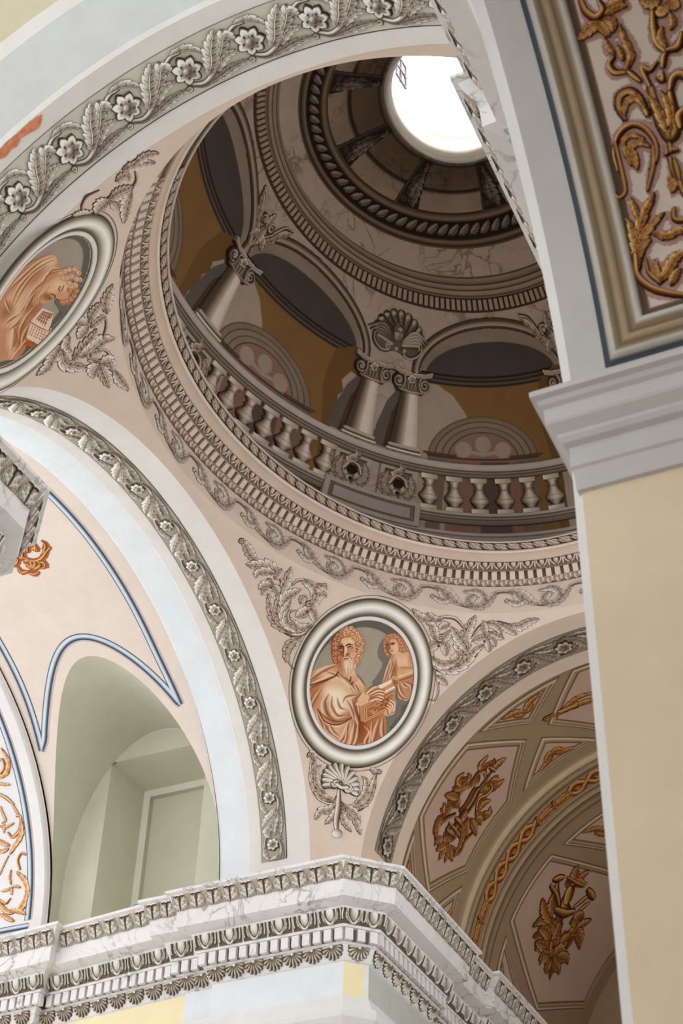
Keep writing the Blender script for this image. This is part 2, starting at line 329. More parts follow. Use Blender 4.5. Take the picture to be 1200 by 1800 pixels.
# ---------------------------------------------------------------- the shell
def K(**k): return dict(kind='structure', **k)
box('floor', (-6, -8, ZF-.06), (4.5, 7, ZF), STONE, **K())
tL = lin_(-5, 185, 96)
def strip(name, fn, ts, profile, mats, parent=None, flip=False, **k):
    """profile rows (coordinate along axis, dr) joined as a stepped shell"""
    out = None
    for (a, da), (b, db), m in zip(profile[:-1], profile[1:], mats):
        nm = name if out is None else 'arch_ring'
        o = grid(nm, lambda t, q, a=a, b=b, da=da, db=db: fn(t, a+(b-a)*q, 0., dr=da+(db-da)*q), ts, [0, 1], m, out, flip=flip, **(k if out is None else {}))
        out = out or o
    return out
AL = lambda t, x, h, dr=0.: archL(t, x, h, dr=dr)
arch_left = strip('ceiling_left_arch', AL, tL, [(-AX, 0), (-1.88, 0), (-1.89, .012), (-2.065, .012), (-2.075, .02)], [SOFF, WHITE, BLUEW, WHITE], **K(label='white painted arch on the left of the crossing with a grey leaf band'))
arch_far = strip('ceiling_far_arch', archF, tL, [(AY, 0), (2.35, 0), (2.36, .02)], [FSOFF, FSOFF], **K(label='arch before the coffered vault with a grey leaf band'))
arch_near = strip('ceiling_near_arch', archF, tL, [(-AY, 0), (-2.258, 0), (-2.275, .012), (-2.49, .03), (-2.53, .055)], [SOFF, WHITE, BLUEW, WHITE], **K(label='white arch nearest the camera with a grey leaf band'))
vault_near = strip('ceiling_near_vault', archF, tL, [(-2.53, .055), (-6.5, .055)], [NAVE], **K())
vault_far = strip('ceiling_far_vault', archF, tL, [(2.36, .02), (3.235, .02), (3.25, 0), (3.735, 0), (3.75, .02), (5.6, .02)], [TAUPE]*5, **K(label='taupe coffered barrel vault beyond the far arch'))
# left arm vault with the window niche cut through it
NXC, NA, NZ0, NH, NYB = -2.603, .537, 3.836, .914, 1.75
def zn(x): return NZ0+NH*np.sqrt(np.maximum(0, 1-((x-NXC)/NA)**2))
dv = .02
def vault_cols(xs, cut):
    us = np.linspace(0, 1, 60); V = []
    for x in xs:
        t0 = 0. if not cut else math.degrees(math.asin(min(1, max(0, (zn(x)-ZS)/(HL+dv)))))
        V.append(archL(185-(185-(t0 if cut else -5))*us, np.full(60, x), 0., dr=dv))
    return np.array(V)
xa = NXC+NA*np.sin(np.linspace(-PI/2, PI/2, 61))
vc = np.concatenate([vault_cols(lin_(-3.16, NXC-NA, 3), False), vault_cols(xa, True), vault_cols(lin_(NXC+NA, -2.075, 3), False)])
vault_left = mk('ceiling_left_vault', vc.reshape(-1, 3), gridf(len(vc), 60), CREAM, **K(label='cream barrel vault of the left arm above the arched window niche'))
yv = lambda z: (RL+dv)*math.sqrt(max(0, 1-((z-ZS)/(HL+dv))**2)) if z > ZS else RL+dv
V = []
prof = [(NXC-NA, 3.38)]+[(x, float(zn(x))) for x in xa]+[(NXC+NA, 3.38)]
for x, z in prof: V.append([(x, yv(z)+(NYB-yv(z))*q, z) for q in lin_(0, 1, 12)])
niche = mk('wall_window_niche', np.array(V).reshape(-1, 3), gridf(len(prof), 12), OLIVE, **K(label='olive arched window niche cut into the left vault'))
# niche back wall with the blind window recess
wx0, wx1, wz = -2.92, -2.27, 4.595
def arcpts(n): return [(NXC+NA*math.cos(a), NZ0+NH*math.sin(a)) for a in np.linspace(0, PI, n)]
ap = arcpts(41); inner = []
for x, z in ap: inner.append((min(max(x, wx0), wx1), min(z, wz) if z > NZ0+.02 else 3.9))
inner = [(wx1 if x > NXC else wx0, z) if (x-NXC)**2 > .1 else (x, wz) for (x, z) in ap]
inner = [(min(max(x, wx0), wx1), min(z, wz)) for x, z in inner]
bw = [(NXC+NA, NYB, 3.38)]+[(x, NYB, z) for x, z in ap]+[(NXC-NA, NYB, 3.38)]; iw = [(wx1, NYB, 3.38)]+[(x, NYB, z) for x, z in inner]+[(wx0, NYB, 3.38)]
n = len(bw); mk('niche_back', bw+iw, [(i, i+1, n+i+1, n+i) for i in range(n-1)], OLIVE, niche, None, False)
yi = 2.05; ix0, ix1, iz = -2.868, -2.33, 4.548
q = [(wx0, NYB, 3.38), (wx0, NYB, wz), (wx1, NYB, wz), (wx1, NYB, 3.38)]; r_ = [(ix0, yi, 3.38), (ix0, yi, iz), (ix1, yi, iz), (ix1, yi, 3.38)]
win = mk('window_1', q+r_, [(0, 1, 5, 4), (1, 2, 6, 5), (2, 3, 7, 6)], OLIVE, None, None, False, **K(label='blind window recess painted pale olive'))
fr = .045
r2_ = [(ix0+fr, yi, 3.38), (ix0+fr, yi, iz-fr), (ix1-fr, yi, iz-fr), (ix1-fr, yi, 3.38)]; r3 = [(x, yi+.04, z) for x, y, z in r2_]
mk('window_frame', r_+r2_, [(0, 1, 5, 4), (1, 2, 6, 5), (2, 3, 7, 6)], mat('olive_light', (214, 214, 198)), win, None, False)
mk('window_panel', r2_+r3, [(0, 1, 5, 4), (1, 2, 6, 5), (2, 3, 7, 6), (4, 5, 6, 7)], OLIVE, win, None, False)
vault_left2 = strip('ceiling_left_end_arch', AL, tL, [(-3.16, .02), (-3.18, 0), (-3.235, 0), (-3.25, .012), (-4.6, .012)], [WHITE]*4, **K(label='white arch at the end of the left arm with a painted scroll panel'))
# pendentives: ellipsoid pieces between the arches, and the ring zone
def pendentive(sx, sy, name, label):
    ts = np.linspace(0, 1, 41); V = []
    for z in np.concatenate([np.linspace(3.38, ZS, 4)[:-1], ZS+HL*np.sin(np.linspace(0, PI/2, 46)), np.linspace(ZS+HL, ZS+HF, 5)[1:], [4.985, 5.0]]):
        k = math.sqrt(max(0, 1-((max(z, ZS)-ZS)/EC)**2)); a, b = EA*k, EB*k
        th0 = math.acos(min(1, AX/a)) if a > AX else 0.; th1 = math.asin(min(1, AY/b)) if b > AY else PI/2
        th = th0+(th1-th0)*ts
        V.append(np.stack([sx*a*np.cos(th), sy*b*np.sin(th), np.full(41, z)], -1))
    V = np.array(V); f = gridf(len(V), 41); 
    return mk(name, V.reshape(-1, 3), f if sx*sy > 0 else f[:, ::-1], PEND, **K(label=label))
p_far = pendentive(-1, 1, 'wall_pendentive_far', 'cream pendentive with the bearded man and the winged child')
p_near = pendentive(-1, -1, 'wall_pendentive_near', 'cream pendentive at the upper left with the man bending over a book')
pendentive(1, 1, 'wall_pendentive_right', 'cream pendentive behind the near pier'); pendentive(1, -1, 'wall_pendentive_back', 'cream pendentive above the near pier')
sv = np.linspace(0, RINGLEN, 361)
ring_o = grid('wall_dome_ring', ring, sv, [-1, -.8, -.6, -.3, -.12], PEND, **K(label='cream frieze under the dome with scrolling leaves'))
# band colours of the cornice: paint runs up the slope as fillets
wv = [-.12, -.1, 0, .005, .22, .235, .25, .46, .475, .50, .69, .70, .76, .775, .955, .965, 1.0]
hv = [0, .004, .004, .004, -.006, .01, .012, -.004, .012, .012, .004, .012, .012, .002, .002, .014, .014]
cv_ = [(120, 96, 78), (120, 96, 78), (214, 198, 182), (120, 94, 74), (120, 94, 74), (214, 198, 184), (120, 98, 80), (120, 98, 80), (216, 196, 178), (214, 190, 172), (216, 192, 174), (236, 222, 206), (226, 208, 190), (96, 76, 60), (96, 76, 60), (214, 200, 186), (200, 184, 168)]
U, Vv = np.meshgrid(sv, wv, indexing='ij'); Hh = np.broadcast_to(np.array(hv), U.shape)
mk('cornice_band', ring(U, Vv, Hh).reshape(-1, 3), gridf(361, len(wv)), PAINT, ring_o, np.broadcast_to(np.array(cv_, float), U.shape+(3,)).reshape(-1, 3))
# dome shell
zz = np.concatenate([np.linspace(5.41, 6.8, 60), np.linspace(6.82, 7.2362, 60)])
thv = np.linspace(0, 360, 241)
dome_o = grid('ceiling_dome', dome, thv, zz, DMARB, **K(label='oval painted dome with a loggia and a white eye at its top'))
grid('dome_ledge', lambda t, q: np.stack([(1.30+(1.935-1.30)*q)*np.cos(np.radians(t)), (1.6857+(2.39-1.6857)*q)*np.sin(np.radians(t)), 5.3831+.027*q+0*t], -1), thv, [0, 1], DMARB, dome_o)
# lantern
def lan(k, z0, z1=None): return None
def ell(fr_, z, n=97):
    t = np.linspace(0, 2*PI, n); return np.stack([.3639*fr_*np.cos(t), .4407*fr_*np.sin(t), np.full(n, z)], -1)
LANW = mat('lantern_plaster', (246, 244, 240), var=.03)
lp = [(1.0, 7.236), (.985, 7.222), (.955, 7.222), (.94, 7.238), (.90, 7.262), (.885, 7.30), (.93, 7.33), (.93, 7.42)]
lant = mk('ceiling_lantern', np.array([ell(a, b) for a, b in lp]).transpose(1, 0, 2).reshape(-1, 3), gridf(97, len(lp)), PAINT, None, np.tile(np.array([(232, 228, 222), (238, 236, 232), (226, 222, 218), (150, 142, 136), (158, 150, 144), (214, 210, 206), (228, 224, 220), (240, 238, 234)], float), (97, 1)), **K(label='bright white lantern above the eye of the dome'))
lp2 = [(.93, 7.42), (.90, 7.43), (.90, 7.455), (.935, 7.465), (.935, 8.9), (.6, 9.3), (.05, 9.45)]
mk('drum_wall', np.array([ell(a, b) for a, b in lp2]).transpose(1, 0, 2).reshape(-1, 3), gridf(97, len(lp2)), LANW, lant)
for k, a in enumerate((0, 60, 120, 180, 240, 300)):
    area('lantern_light', (.2*math.cos(math.radians(a)), .25*math.sin(math.radians(a)), 8.7), (.1*math.cos(math.radians(a)), .1*math.sin(math.radians(a)), 7), .45, 60, (1, .99, .97)) if k == 0 else None
# ---------------------------------------------------------------- entablatures and piers
PROF = [(.22, 3.42), (-.006, 3.464), (-.006, 3.449), (.01, 3.442), (.045, 3.377), (.048, 3.366), (.052, 3.358), (.056, 3.284), (.066, 3.28), (.118, 3.262), (.124, 3.245), (.146, 3.181), (.149, 3.170), (.174, 3.168), (.174, 3.107), (.178, 3.10), (.185, 3.094), (.21, 3.03), (.22, 3.023)]
PF = [(-4.6, 1.50), (-3.306, 1.49), (-2.911, 1.445), (-2.918, 1.506), (-2.377, 1.433), (-2.372, 1.388), (-2.195, 1.386), (-2.19, 1.35), (-1.174, 1.318), (-.951, 1.544), (-.959, 2.626), (-1.0, 2.628), (-1.0, 2.905), (-.958, 2.907), (-.965, 3.668), (-.965, 5.6)]
PNL = [(-.967, -6.5), (-.967, -1.591), (-1.179, -1.36), (-4.6, -1.36)]
PNR = [(.96, -1.45), (.96, -2.59), (1.0, -2.592), (1.0, -6.5)]
ent1 = sweep('trim_1', PF, PROF, MARB, **K(label='marbled entablature with leaf and egg mouldings turning the far pier'))
ent2 = sweep('trim_2', PNL, PROF, MARB, **K(label='marbled entablature corner poking in at the left edge'))
ent3 = sweep('trim_3', PNR[::-1][::-1], PROF, MARB, **K(label='entablature seen from below beside the near painted arch'))
def wallseg(name, a, b, m, z0=ZF, z1=3.03, parent=None, o=.22, **k):
    a = np.array(a, float); b = np.array(b, float)
    v = [(*a, z0), (*b, z0), (*b, z1), (*a, z1)]; return mk(name, v, [(0, 1, 2, 3)], m, parent, None, False, **k)
def offs(path, o):
    P = np.asarray(path, float); d = np.diff(P, axis=0); nr = np.stack([-d[:, 1], d[:, 0]], 1); nr /= np.linalg.norm(nr, axis=1, keepdims=True); out = []
    for i in range(len(P)):
        a, b = nr[max(i-1, 0)], nr[min(i, len(nr)-1)]; out.append(P[i]+o*(a+b)/(1+a@b))
    return np.array(out)
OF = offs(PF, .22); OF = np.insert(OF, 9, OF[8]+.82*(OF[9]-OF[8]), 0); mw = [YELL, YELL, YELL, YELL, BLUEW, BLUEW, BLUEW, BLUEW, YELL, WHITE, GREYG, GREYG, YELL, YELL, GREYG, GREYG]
pier = None
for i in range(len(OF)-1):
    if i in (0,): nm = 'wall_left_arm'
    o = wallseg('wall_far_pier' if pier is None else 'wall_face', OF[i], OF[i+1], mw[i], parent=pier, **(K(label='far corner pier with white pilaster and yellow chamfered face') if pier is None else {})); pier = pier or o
ON = offs(PNL, .22); w2 = None
for i in range(len(ON)-1): o = wallseg('wall_near_pier' if w2 is None else 'wall_face', ON[i], ON[i+1], WHITE, parent=w2, **(K() if w2 is None else {})); w2 = w2 or o
LM = [(.22, 2.86), (.2, 2.80), (.175, 2.79), (.165, 2.765), (.17, 2.74), (.205, 2.70), (.215, 2.64), (.22, 2.6)]
sweep('capital_moulding', [(-2.19, 1.35), (-1.174, 1.318), (-.951, 1.544), (-.959, 2.626)], LM, WHITE, pier)
# chamfer panel edges
# ---------------------------------------------------------------- chapel arch in the foreground right
XJ = XW+.025
JW = mat('grey_plaster', (205, 202, 200))
tj = lin_(6.5, 172, 90)
sof = grid('ceiling_chapel_arch', chap, tj, [XJ, 2.9], JW, **K(label='grey soffit of the near arch with a gilded painted panel'))
grid('arch_edge', lambda t, q: chap(t, XW+.025*q, 0, dr=(1-q)*(.012+.03*(1-np.clip((t-10)/40, 0, 1)))), tj, [0, 1], WHITE, sof)
yj = -2.897
mk('wall_chapel_jamb', [(XJ, yj, ZF), (2.9, yj, ZF), (2.9, yj, 1.95), (XJ, yj, 1.95)], [(0, 1, 2, 3)], JAMB, None, None, False, **K(label='ochre jamb of the near pier below its white impost'))
mk('wall_nave_right', [(XW, yj+.04, ZF), (XW, -1.3, ZF), (XW, -1.3, 3.06), (XW, yj+.04, 3.06), (XW, yj+.05, 1.9)], [(0, 1, 2, 3, 4)], WHITE, None, None, False, **K())
tt = np.linspace(6, 174, 60); av = [tuple(chap(t, XW, 0, dr=.013+.03*(1-min(1, max(0, (t-10)/40))))) for t in tt]; tv = [(XW, y_, 3.06) for _, y_, z_ in av]
mk('wall_nave_right_above', av+tv, [(i, i+1, 60+i+1, 60+i) for i in range(59)], WHITE, None, None, False, **K())
mk('wall_edge', [(XJ, yj, ZF), (XJ, yj, 1.95), (XW, yj+.04, 1.95), (XW, yj+.04, ZF)], [(0, 1, 2, 3)], WHITE, None, None, False, **K())
IM = [(-a, b) for a, b in [(0, 1.68), (.007, 1.683), (.009, 1.727), (.013, 1.732), (.012, 1.776), (.022, 1.782), (.027, 1.792), (.027, 1.80), (.041, 1.816), (.043, 1.822), (.043, 1.851), (.05, 1.857), (.053, 1.867), (.062, 1.872), (.062, 1.884), (0, 1.89)]]
imp = sweep('trim_4', [(XJ, -1.3), (XJ, yj), (2.9, yj)], IM, JW, **K(label='white stepped impost moulding on top of the near pier'))
mk('wall_chapel_back', [(2.9, -2.85, ZF), (2.9, -5.2, ZF), (2.9, -5.2, 3.0), (2.9, -2.85, 3.0)], [(0, 1, 2, 3)], JAMB, None, None, False, **K())
mk('wall_chapel_near', [(XJ, -5.112, ZF), (2.9, -5.112, ZF), (2.9, -5.112, 2.0), (XJ, -5.112, 2.0)], [(0, 1, 2, 3)], JAMB, None, None, False, **K())
mk('wall_nave_right_rear', [(XW, -5.11, ZF), (XW, -6.5, ZF), (XW, -6.5, 3.06), (XW, -5.11, 3.06)], [(0, 1, 2, 3)], WHITE, None, None, False, **K())
mk('wall_far_right', [(1.36, 1.95, ZF), (1.36, 5.55, ZF), (1.36, 5.55, 3.6), (1.36, 1.95, 3.6)], [(0, 1, 2, 3)], TAUPE, None, None, False, **K())
# ---------------------------------------------------------------- acanthus bands on the arches (u along the band in units, v across it 0..b)
def band_tile(pal, Lu, b, res, fat):
    """one repeat: a scrolling acanthus stem with its leaves, then its rosette"""
    g = Cv(-.02*Lu, 1.02*Lu, 0.01*b, .99*b, res); dk, md, lt = pal; soft = tuple(.5*np.array(md)+.5*np.array(dk)); f = fat
    for o in (-2, -1, 0, 1):
        P = lambda *a: [((o+p)*Lu, q*b) for p, q in a]
        g.stroke(P((.34, .2), (.54, .07), (.77, .19), (1.0, .52), (1.28, .84), (1.46, .86)), .085*b*f, soft, tap=(.5, .3))
        g.leaf(P((1.32, .90), (1.48, .95), (1.63, .86), (1.76, .66)), .085*b*f, pal, 5, .007)
        g.stroke(P((.35, .22), (.54, .11), (.755, .23), (.99, .56), (1.27, .86), (1.45, .88)), .055*b*f, md, lt, dk, tap=(.5, .3), h=.007, edge=(dk, .014*b))
    for o in (-2, -1, 0, 1):
        P = lambda *a: [((o+p)*Lu, q*b) for p, q in a]
        g.leaf(P((.60, .06), (.80, .08), (.98, .13), (1.28, .17)), .10*b*f, (dk, soft, lt), 5, .008, flip=-1)
        g.stroke([((o+1.31)*Lu+.05*b*math.cos(k), .13*b+.05*b*math.sin(k)) for k in np.linspace(-2.2, 3.4, 14)], .018*b, md, lt, dk, tap=(1, .4), h=.005, edge=(dk, .008*b))
        g.leaf(P((.90, .42), (1.02, .62), (1.14, .80), (1.26, .62)), .15*b*f, pal, 5, .010)
        g.leaf(P((.66, .24), (.78, .44), (.86, .66), (1.04, .985)), .17*b*f, pal, 6, .012)
        g.leaf(P((.80, .20), (.95, .36), (1.08, .42), (1.22, .40)), .085*b*f, pal, 4, .009, flip=-1)
    r = Cv(.42*Lu-.34*b, .42*Lu+.34*b, .16*b, .84*b, res); r.flower((.42*Lu, .5*b), .285*b, (dk, tuple(.6*np.array(md)+.4*np.array(dk)), tuple(.8*np.array(lt)+.2*np.array(md))), 7, 20, .014)
    return g, r
def arch_band(root, fn, bounds, first, step, count, pal, ground, res, R, rev, nm, u_ends, fat=1.):
    """fn(angle, across); step degrees per repeat; R radius for arc length"""
    v0, v1 = bounds; b = v1-v0; Lu = math.radians(step)*R
    t0 = lin_(u_ends[0], u_ends[1], 120)
    bandfn = lambda t, v, h=0.: fn(t, (v0+v) if not rev else (v1-v), h)
    U, Vv_ = np.meshgrid(t0, [-.014, -.0095, -.009, b+.009, b+.0095, b+.012], indexing='ij'); cc = np.broadcast_to(np.array([(74, 76, 80), (74, 76, 80), ground, ground, (110, 110, 108), (110, 110, 108)], float), U.shape+(3,))
    base = mk('acanthus_band', bandfn(U, Vv_, np.full(U.shape, .002)).reshape(-1, 3), gridf(120, 6), PAINT, root, cc.reshape(-1, 3), True, label=nm)
    g, r = band_tile(pal, Lu, b, res, fat)
    for k in range(count):
        f = lambda u, v, h=0., k=k: bandfn(first+step*k+(np.asarray(u)-.42*Lu)/R*180/PI, v, h+.002)
        ang = first+step*k+(g.X-.42*Lu)/R*180/PI; A0 = g.A.copy(); g.A *= ((ang > u_ends[0]) & (ang < u_ends[1]))[:, None]
        g.mesh('acanthus_scroll', f, base, .002, False); g.A = A0
        if u_ends[0] < first+step*k < u_ends[1]: r.mesh('rosette', f, base, .006)
# left arch: angle from the far springing, band between x -1.69 and -1.79
arch_band(arch_left, lambda t, x, h: archL(180-t, x, h), (-1.797, -1.672), 180-8.7-10.25*14, 10.25, 15, GRI, (170, 158, 140), 360, 1.53, True, 'grey acanthus band with rosettes on a greenish ground', (180-156, 180-5.2), 1.4)
arch_band(arch_far, lambda t, y, h: archF(t, y, h), (2.025, 2.215), 25.4-11.05, 11.05, 10, GRF, (152, 138, 120), 330, 1.37, False, 'grey acanthus band with rosettes in shade', (11.5, 118))  # leaves and ground carry the arch's dimness in their colour
arch_band(arch_near, lambda t, y, h: archF(t, y, h), (-2.172, -1.968), 180-159.5, 11.4, 10, GRN, (198, 194, 180), 480, 1.37, True, 'grey acanthus band with brown eyed rosettes', (14, 138))
# ---------------------------------------------------------------- carved mouldings of the entablatures: one mesh per kind, placed along each straight run
def proto(cv, fn, name, lift=.002):
    o = cv.mesh(name, fn, None, lift); me = o.data; c = np.array(o.location); ORG.pop(o.name, None); bpy.data.objects.remove(o); return me, c
def protobox(lo, hi, name, m):
    o = box(name, lo, hi, m); me = o.data; c = np.array(o.location); ORG.pop(o.name, None); bpy.data.objects.remove(o); return me, c
def inst(name, pr, parent, at, ang):
    me, c = pr; ca, sa = math.cos(ang), math.sin(ang); d = c-[0, 0, Z0]
    w = np.array([ca*d[0]-sa*d[1], sa*d[0]+ca*d[1], d[2]+Z0])+np.array([at[0]*S, at[1]*S, 0])
    o = bpy.data.objects.new(name, me); COL.objects.link(o); o.parent = parent; o.location = w-ORG[parent.name]; o.rotation_euler = (0, 0, ang); return o
def incl(o0, z0, o1, z1):
    """local piece frame: u along the run, v up the inclined band, h away from it"""
    l = math.hypot(o1-o0, z1-z0); ny, nz = (z1-z0)/l, (o1-o0)/l
    def f(u, v, h=0.): u, v, h = np.broadcast_arrays(u, v, h); return np.stack([u, -(o0+(o1-o0)*v)+h*ny, z0+(z1-z0)*v+h*nz], -1)
    return f
# acanthus leaf of the top moulding
c = Cv(-.05, .05, -.05, 1.04, 330); c.vs = c.vs  # across the band 0..1
def unit(u0, u1, b, res):   # canvas whose v runs 0..1 over a band b high, drawn in band units
    k = Cv(u0/b, u1/b, 0., 1., res*b); return k
b1 = math.hypot(.035, .072); k = unit(-.048, .048, b1, 420); pal = GRI; w = .048/b1
k.fill((172, 158, 140))
for sx in (-1, 1):
    k.leaf([(sx*.05, .0), (sx*.26, .40), (sx*.40, .84)], .26, pal, 4, .012, flip=sx); k.leaf([(sx*.08, .0), (sx*.34, .2), (sx*.56, .42)], .17, pal, 3, .01, flip=sx)
k.stroke([(0, .02), (0, .5), (0, .86)], .075, (70, 54, 42), (104, 86, 70), (52, 40, 32), tap=(.5, 1), h=.008)
k.stroke([(-.34, .86), (-.15, .90), (0, .84), (.15, .90), (.34, .86)], .05, (60, 46, 36), h=.012); k.stroke([(-.3, .95), (-.12, .97), (0, .92), (.12, .97), (.3, .95)], .04, (240, 236, 232), h=.016)  # dark stem and cap paint in the shadow of the leaf's curled tip
fl = incl(.047, 3.367, .012, 3.44); LEAF = proto(k, lambda u, v, h=0.: fl(np.asarray(u)*b1, v, np.asarray(h)*.55), 'acanthus_leaf')
b2 = math.hypot(.03, .066); k = unit(-.0655, .0655, b2, 420); k.fill((104, 90, 74)); w = .0655/b2
k.disc((0, .62), .50, (110, 94, 78), .004, ry=.62); k.stroke([(-.52, 1), (-.46, .5), (0, .02), (.46, .5), (.52, 1)], .10, (214, 206, 196), (240, 236, 230), (150, 136, 120), h=.010, edge=((62, 50, 40), .05))
k.disc((0, .72), .27, (222, 216, 208), .02, (246, 244, 240), (150, 138, 124), ry=.50)
for sx in (-1, 1): k.leaf([(sx*.30, .15), (sx*.50, .45), (sx*.58, .9)], .09, pal, 3, .008, flip=-sx); k.stroke([(sx*.92*w, 1), (sx*.92*w, .5), (sx*.86*w, .25)], .05, (226, 220, 212), h=.012, edge=((62, 50, 40), .05))
fe = incl(.144, 3.183, .121, 3.252); EGG = proto(k, lambda u, v, h=0.: fe(np.asarray(u)*b2, v, np.asarray(h)), 'egg')
b3 = math.hypot(.032, .07); k = unit(-.056, .056, b3, 420); n = 9
for i in range(n):
    a = math.radians(-82+164*i/(n-1)); L_ = .62+.22*math.cos(a); tip = (1.0*math.sin(a)*L_*.95, 1.0-.95*L_*math.cos(a)*1.05-.02)
    k.stroke([(0, .96), ((tip[0])*.55, .96+(tip[1]-.96)*.5), tip], .085, (196, 184, 168), (236, 230, 222), (110, 96, 80), tap=(.25, 1), h=.012, edge=((70, 58, 46), .03))
k.disc((0, .93), .1, (230, 224, 216), .014)
fs = incl(.212, 3.028, .184, 3.095); SHELL = proto(k, lambda u, v, h=0.: fs(np.asarray(u)*b3, v, np.asarray(h)), 'shell')
DENT = protobox((-.019, -.176, 3.108), (.019, -.1485, 3.166), 'dentil', MARB)
DG = mat('dentil_gap_shade', (112, 108, 102))  # dark colour stands in for shade in the shallow gaps between dentils
def along(ent, path, jobs, only=None):
    for nm, pr, o, pitch in jobs:
        Q = offs(path, o)
        for i in range(len(Q)-1):
            e = Q[i+1]-Q[i]; l = np.hypot(*e)
            if only is not None and i not in only: continue
            if l < pitch*.8 or l > 4: continue
            n = max(1, round(l/pitch)); ang = math.atan2(-e[1], -e[0])
            for j in range(n): inst(nm, pr, ent, Q[i]+e*(j+.5)/n-o*np.array([-e[1], e[0]])/l, ang)
JOBS = [('acanthus_leaf', LEAF, .03, .0985), ('egg', EGG, .133, .131), ('dentil', DENT, .149, .0585), ('shell', SHELL, .2, .113)]
for e_, p_ in ((ent1, PF), (ent2, PNL), (ent3, PNR)): sweep('dentil_gap_shade', p_, [(.1725, 3.169), (.1725, 3.1065)], DG, e_)
along(ent1, [(-3.75, 1.493)]+PF[1:-1]+[(-.965, 4.1)], JOBS)
along(ent2, [(-.967, -2.2)]+PNL[1:3]+[(-2.2, -1.36)], JOBS)
along(ent3, PNR[:3]+[(1.0, -3.2)], JOBS[:1])
# ---------------------------------------------------------------- the ring under the dome: tongues, dentils, eggs, twisted leaves, frieze scrolls
s0, s1 = degarc(58), degarc(238)
RP = ((104, 82, 64), (196, 178, 160), (240, 228, 214))
def ringrow(name, cv, w0, w1, n, lift=.004, hs=1.):
    pitch = RINGLEN/n; i0, i1 = int(s0/pitch), int(s1/pitch)
    for i in range(i0, i1): cv.mesh(name, lambda u, v, h=0., i=i: ring((i+.5)*pitch+np.asarray(u), w0+(w1-w0)*np.asarray(v), np.asarray(h)+.004), ring_o, lift, False)
def rc(n, lenw, res=330):   # canvas in units of arc length u and fraction v
    p = RINGLEN/n; b = lenw; k = Cv(-p/2/b, p/2/b, 0, 1, res*b); k.b = b; return k, p/2/b
SL = .237
k, w = rc(200, .035, 420); 
k.poly([(-w*.95, 1), (-w*.8, .45), (0, 0), (w*.8, .45), (w*.95, 1)], (150, 124, 100), False, .004); k.leaf([(0, 1), (0, .5), (0, .02)], .52, RP, 3, .008); k.stroke([(-w, .95), (-w*.6, .98), (-w*.8, .5)], .1, (232, 216, 200))
ringrow('tongue_leaf', k, -.115, -.005, 200) if 0 else None
def rowmesh(name, k, w0, w1, n, sub_=None, lift=.004):
    pitch = RINGLEN/n; b = k.b; i0, i1 = int(s0/pitch), int(s1/pitch)
    for i in range(i0, i1): k.mesh(name, lambda u, v, h=0., i=i: ring((i+.5)*pitch+np.asarray(u)*b, w0+(w1-w0)*np.asarray(v), np.asarray(h)), ring_o, lift, False)
rowmesh('tongue_leaf', k, -.12, -.008, 200)
pitch = RINGLEN/200
for i in range(int(s0/pitch), int(s1/pitch)):
    sa, sb = (i+.14)*pitch, (i+.72)*pitch; v = []
    for h in (-.004, .014):
        for a_, b_ in ((sa, .012), (sb, .012), (sb, .218), (sa, .218)): v.append(ring(np.array(a_), np.array(b_), np.array(h)))
    mk('dentil', np.array(v), [(4, 5, 6, 7), (0, 1, 5, 4), (1, 2, 6, 5), (2, 3, 7, 6), (3, 0, 4, 7)], mat('ring_dentil', (222, 207, 192)), ring_o, None, False)
k, w = rc(124, .05, 420)
k.stroke([(-w*.8, .98), (-w*.62, .5), (0, .08), (w*.62, .5), (w*.8, .98)], .10, (222, 206, 190), (240, 228, 214), (120, 98, 80), h=.006, edge=((92, 72, 56), .05))
k.disc((0, .72), .30, (214, 196, 178), .012, (240, 226, 210), (150, 126, 104), ry=.42); k.stroke([(-w*.98, .1), (-w*.98, .9)], .08, (226, 210, 194), h=.006); k.stroke([(w*.98, .1), (w*.98, .9)], .08, (226, 210, 194), h=.006)
rowmesh('egg', k, .255, .455, 124)
k, w = rc(128, .044, 420)
k.leaf([(-w*1.05, .12), (-w*.3, .2), (w*.25, .6), (w*.95, .95)], .33, RP, 4, .010); k.leaf([(-w*.9, .5), (-w*.2, .75), (w*.2, .95)], .22, RP, 3, .008); k.stroke([(w*.1, .1), (w*.6, .3), (w*1.0, .62)], .12, (200, 180, 160), (240, 228, 214), (110, 88, 70), tap=(.3, 1), h=.010, edge=((84, 64, 50), .05))
rowmesh('twisted_leaf', k, .785, .95, 128)
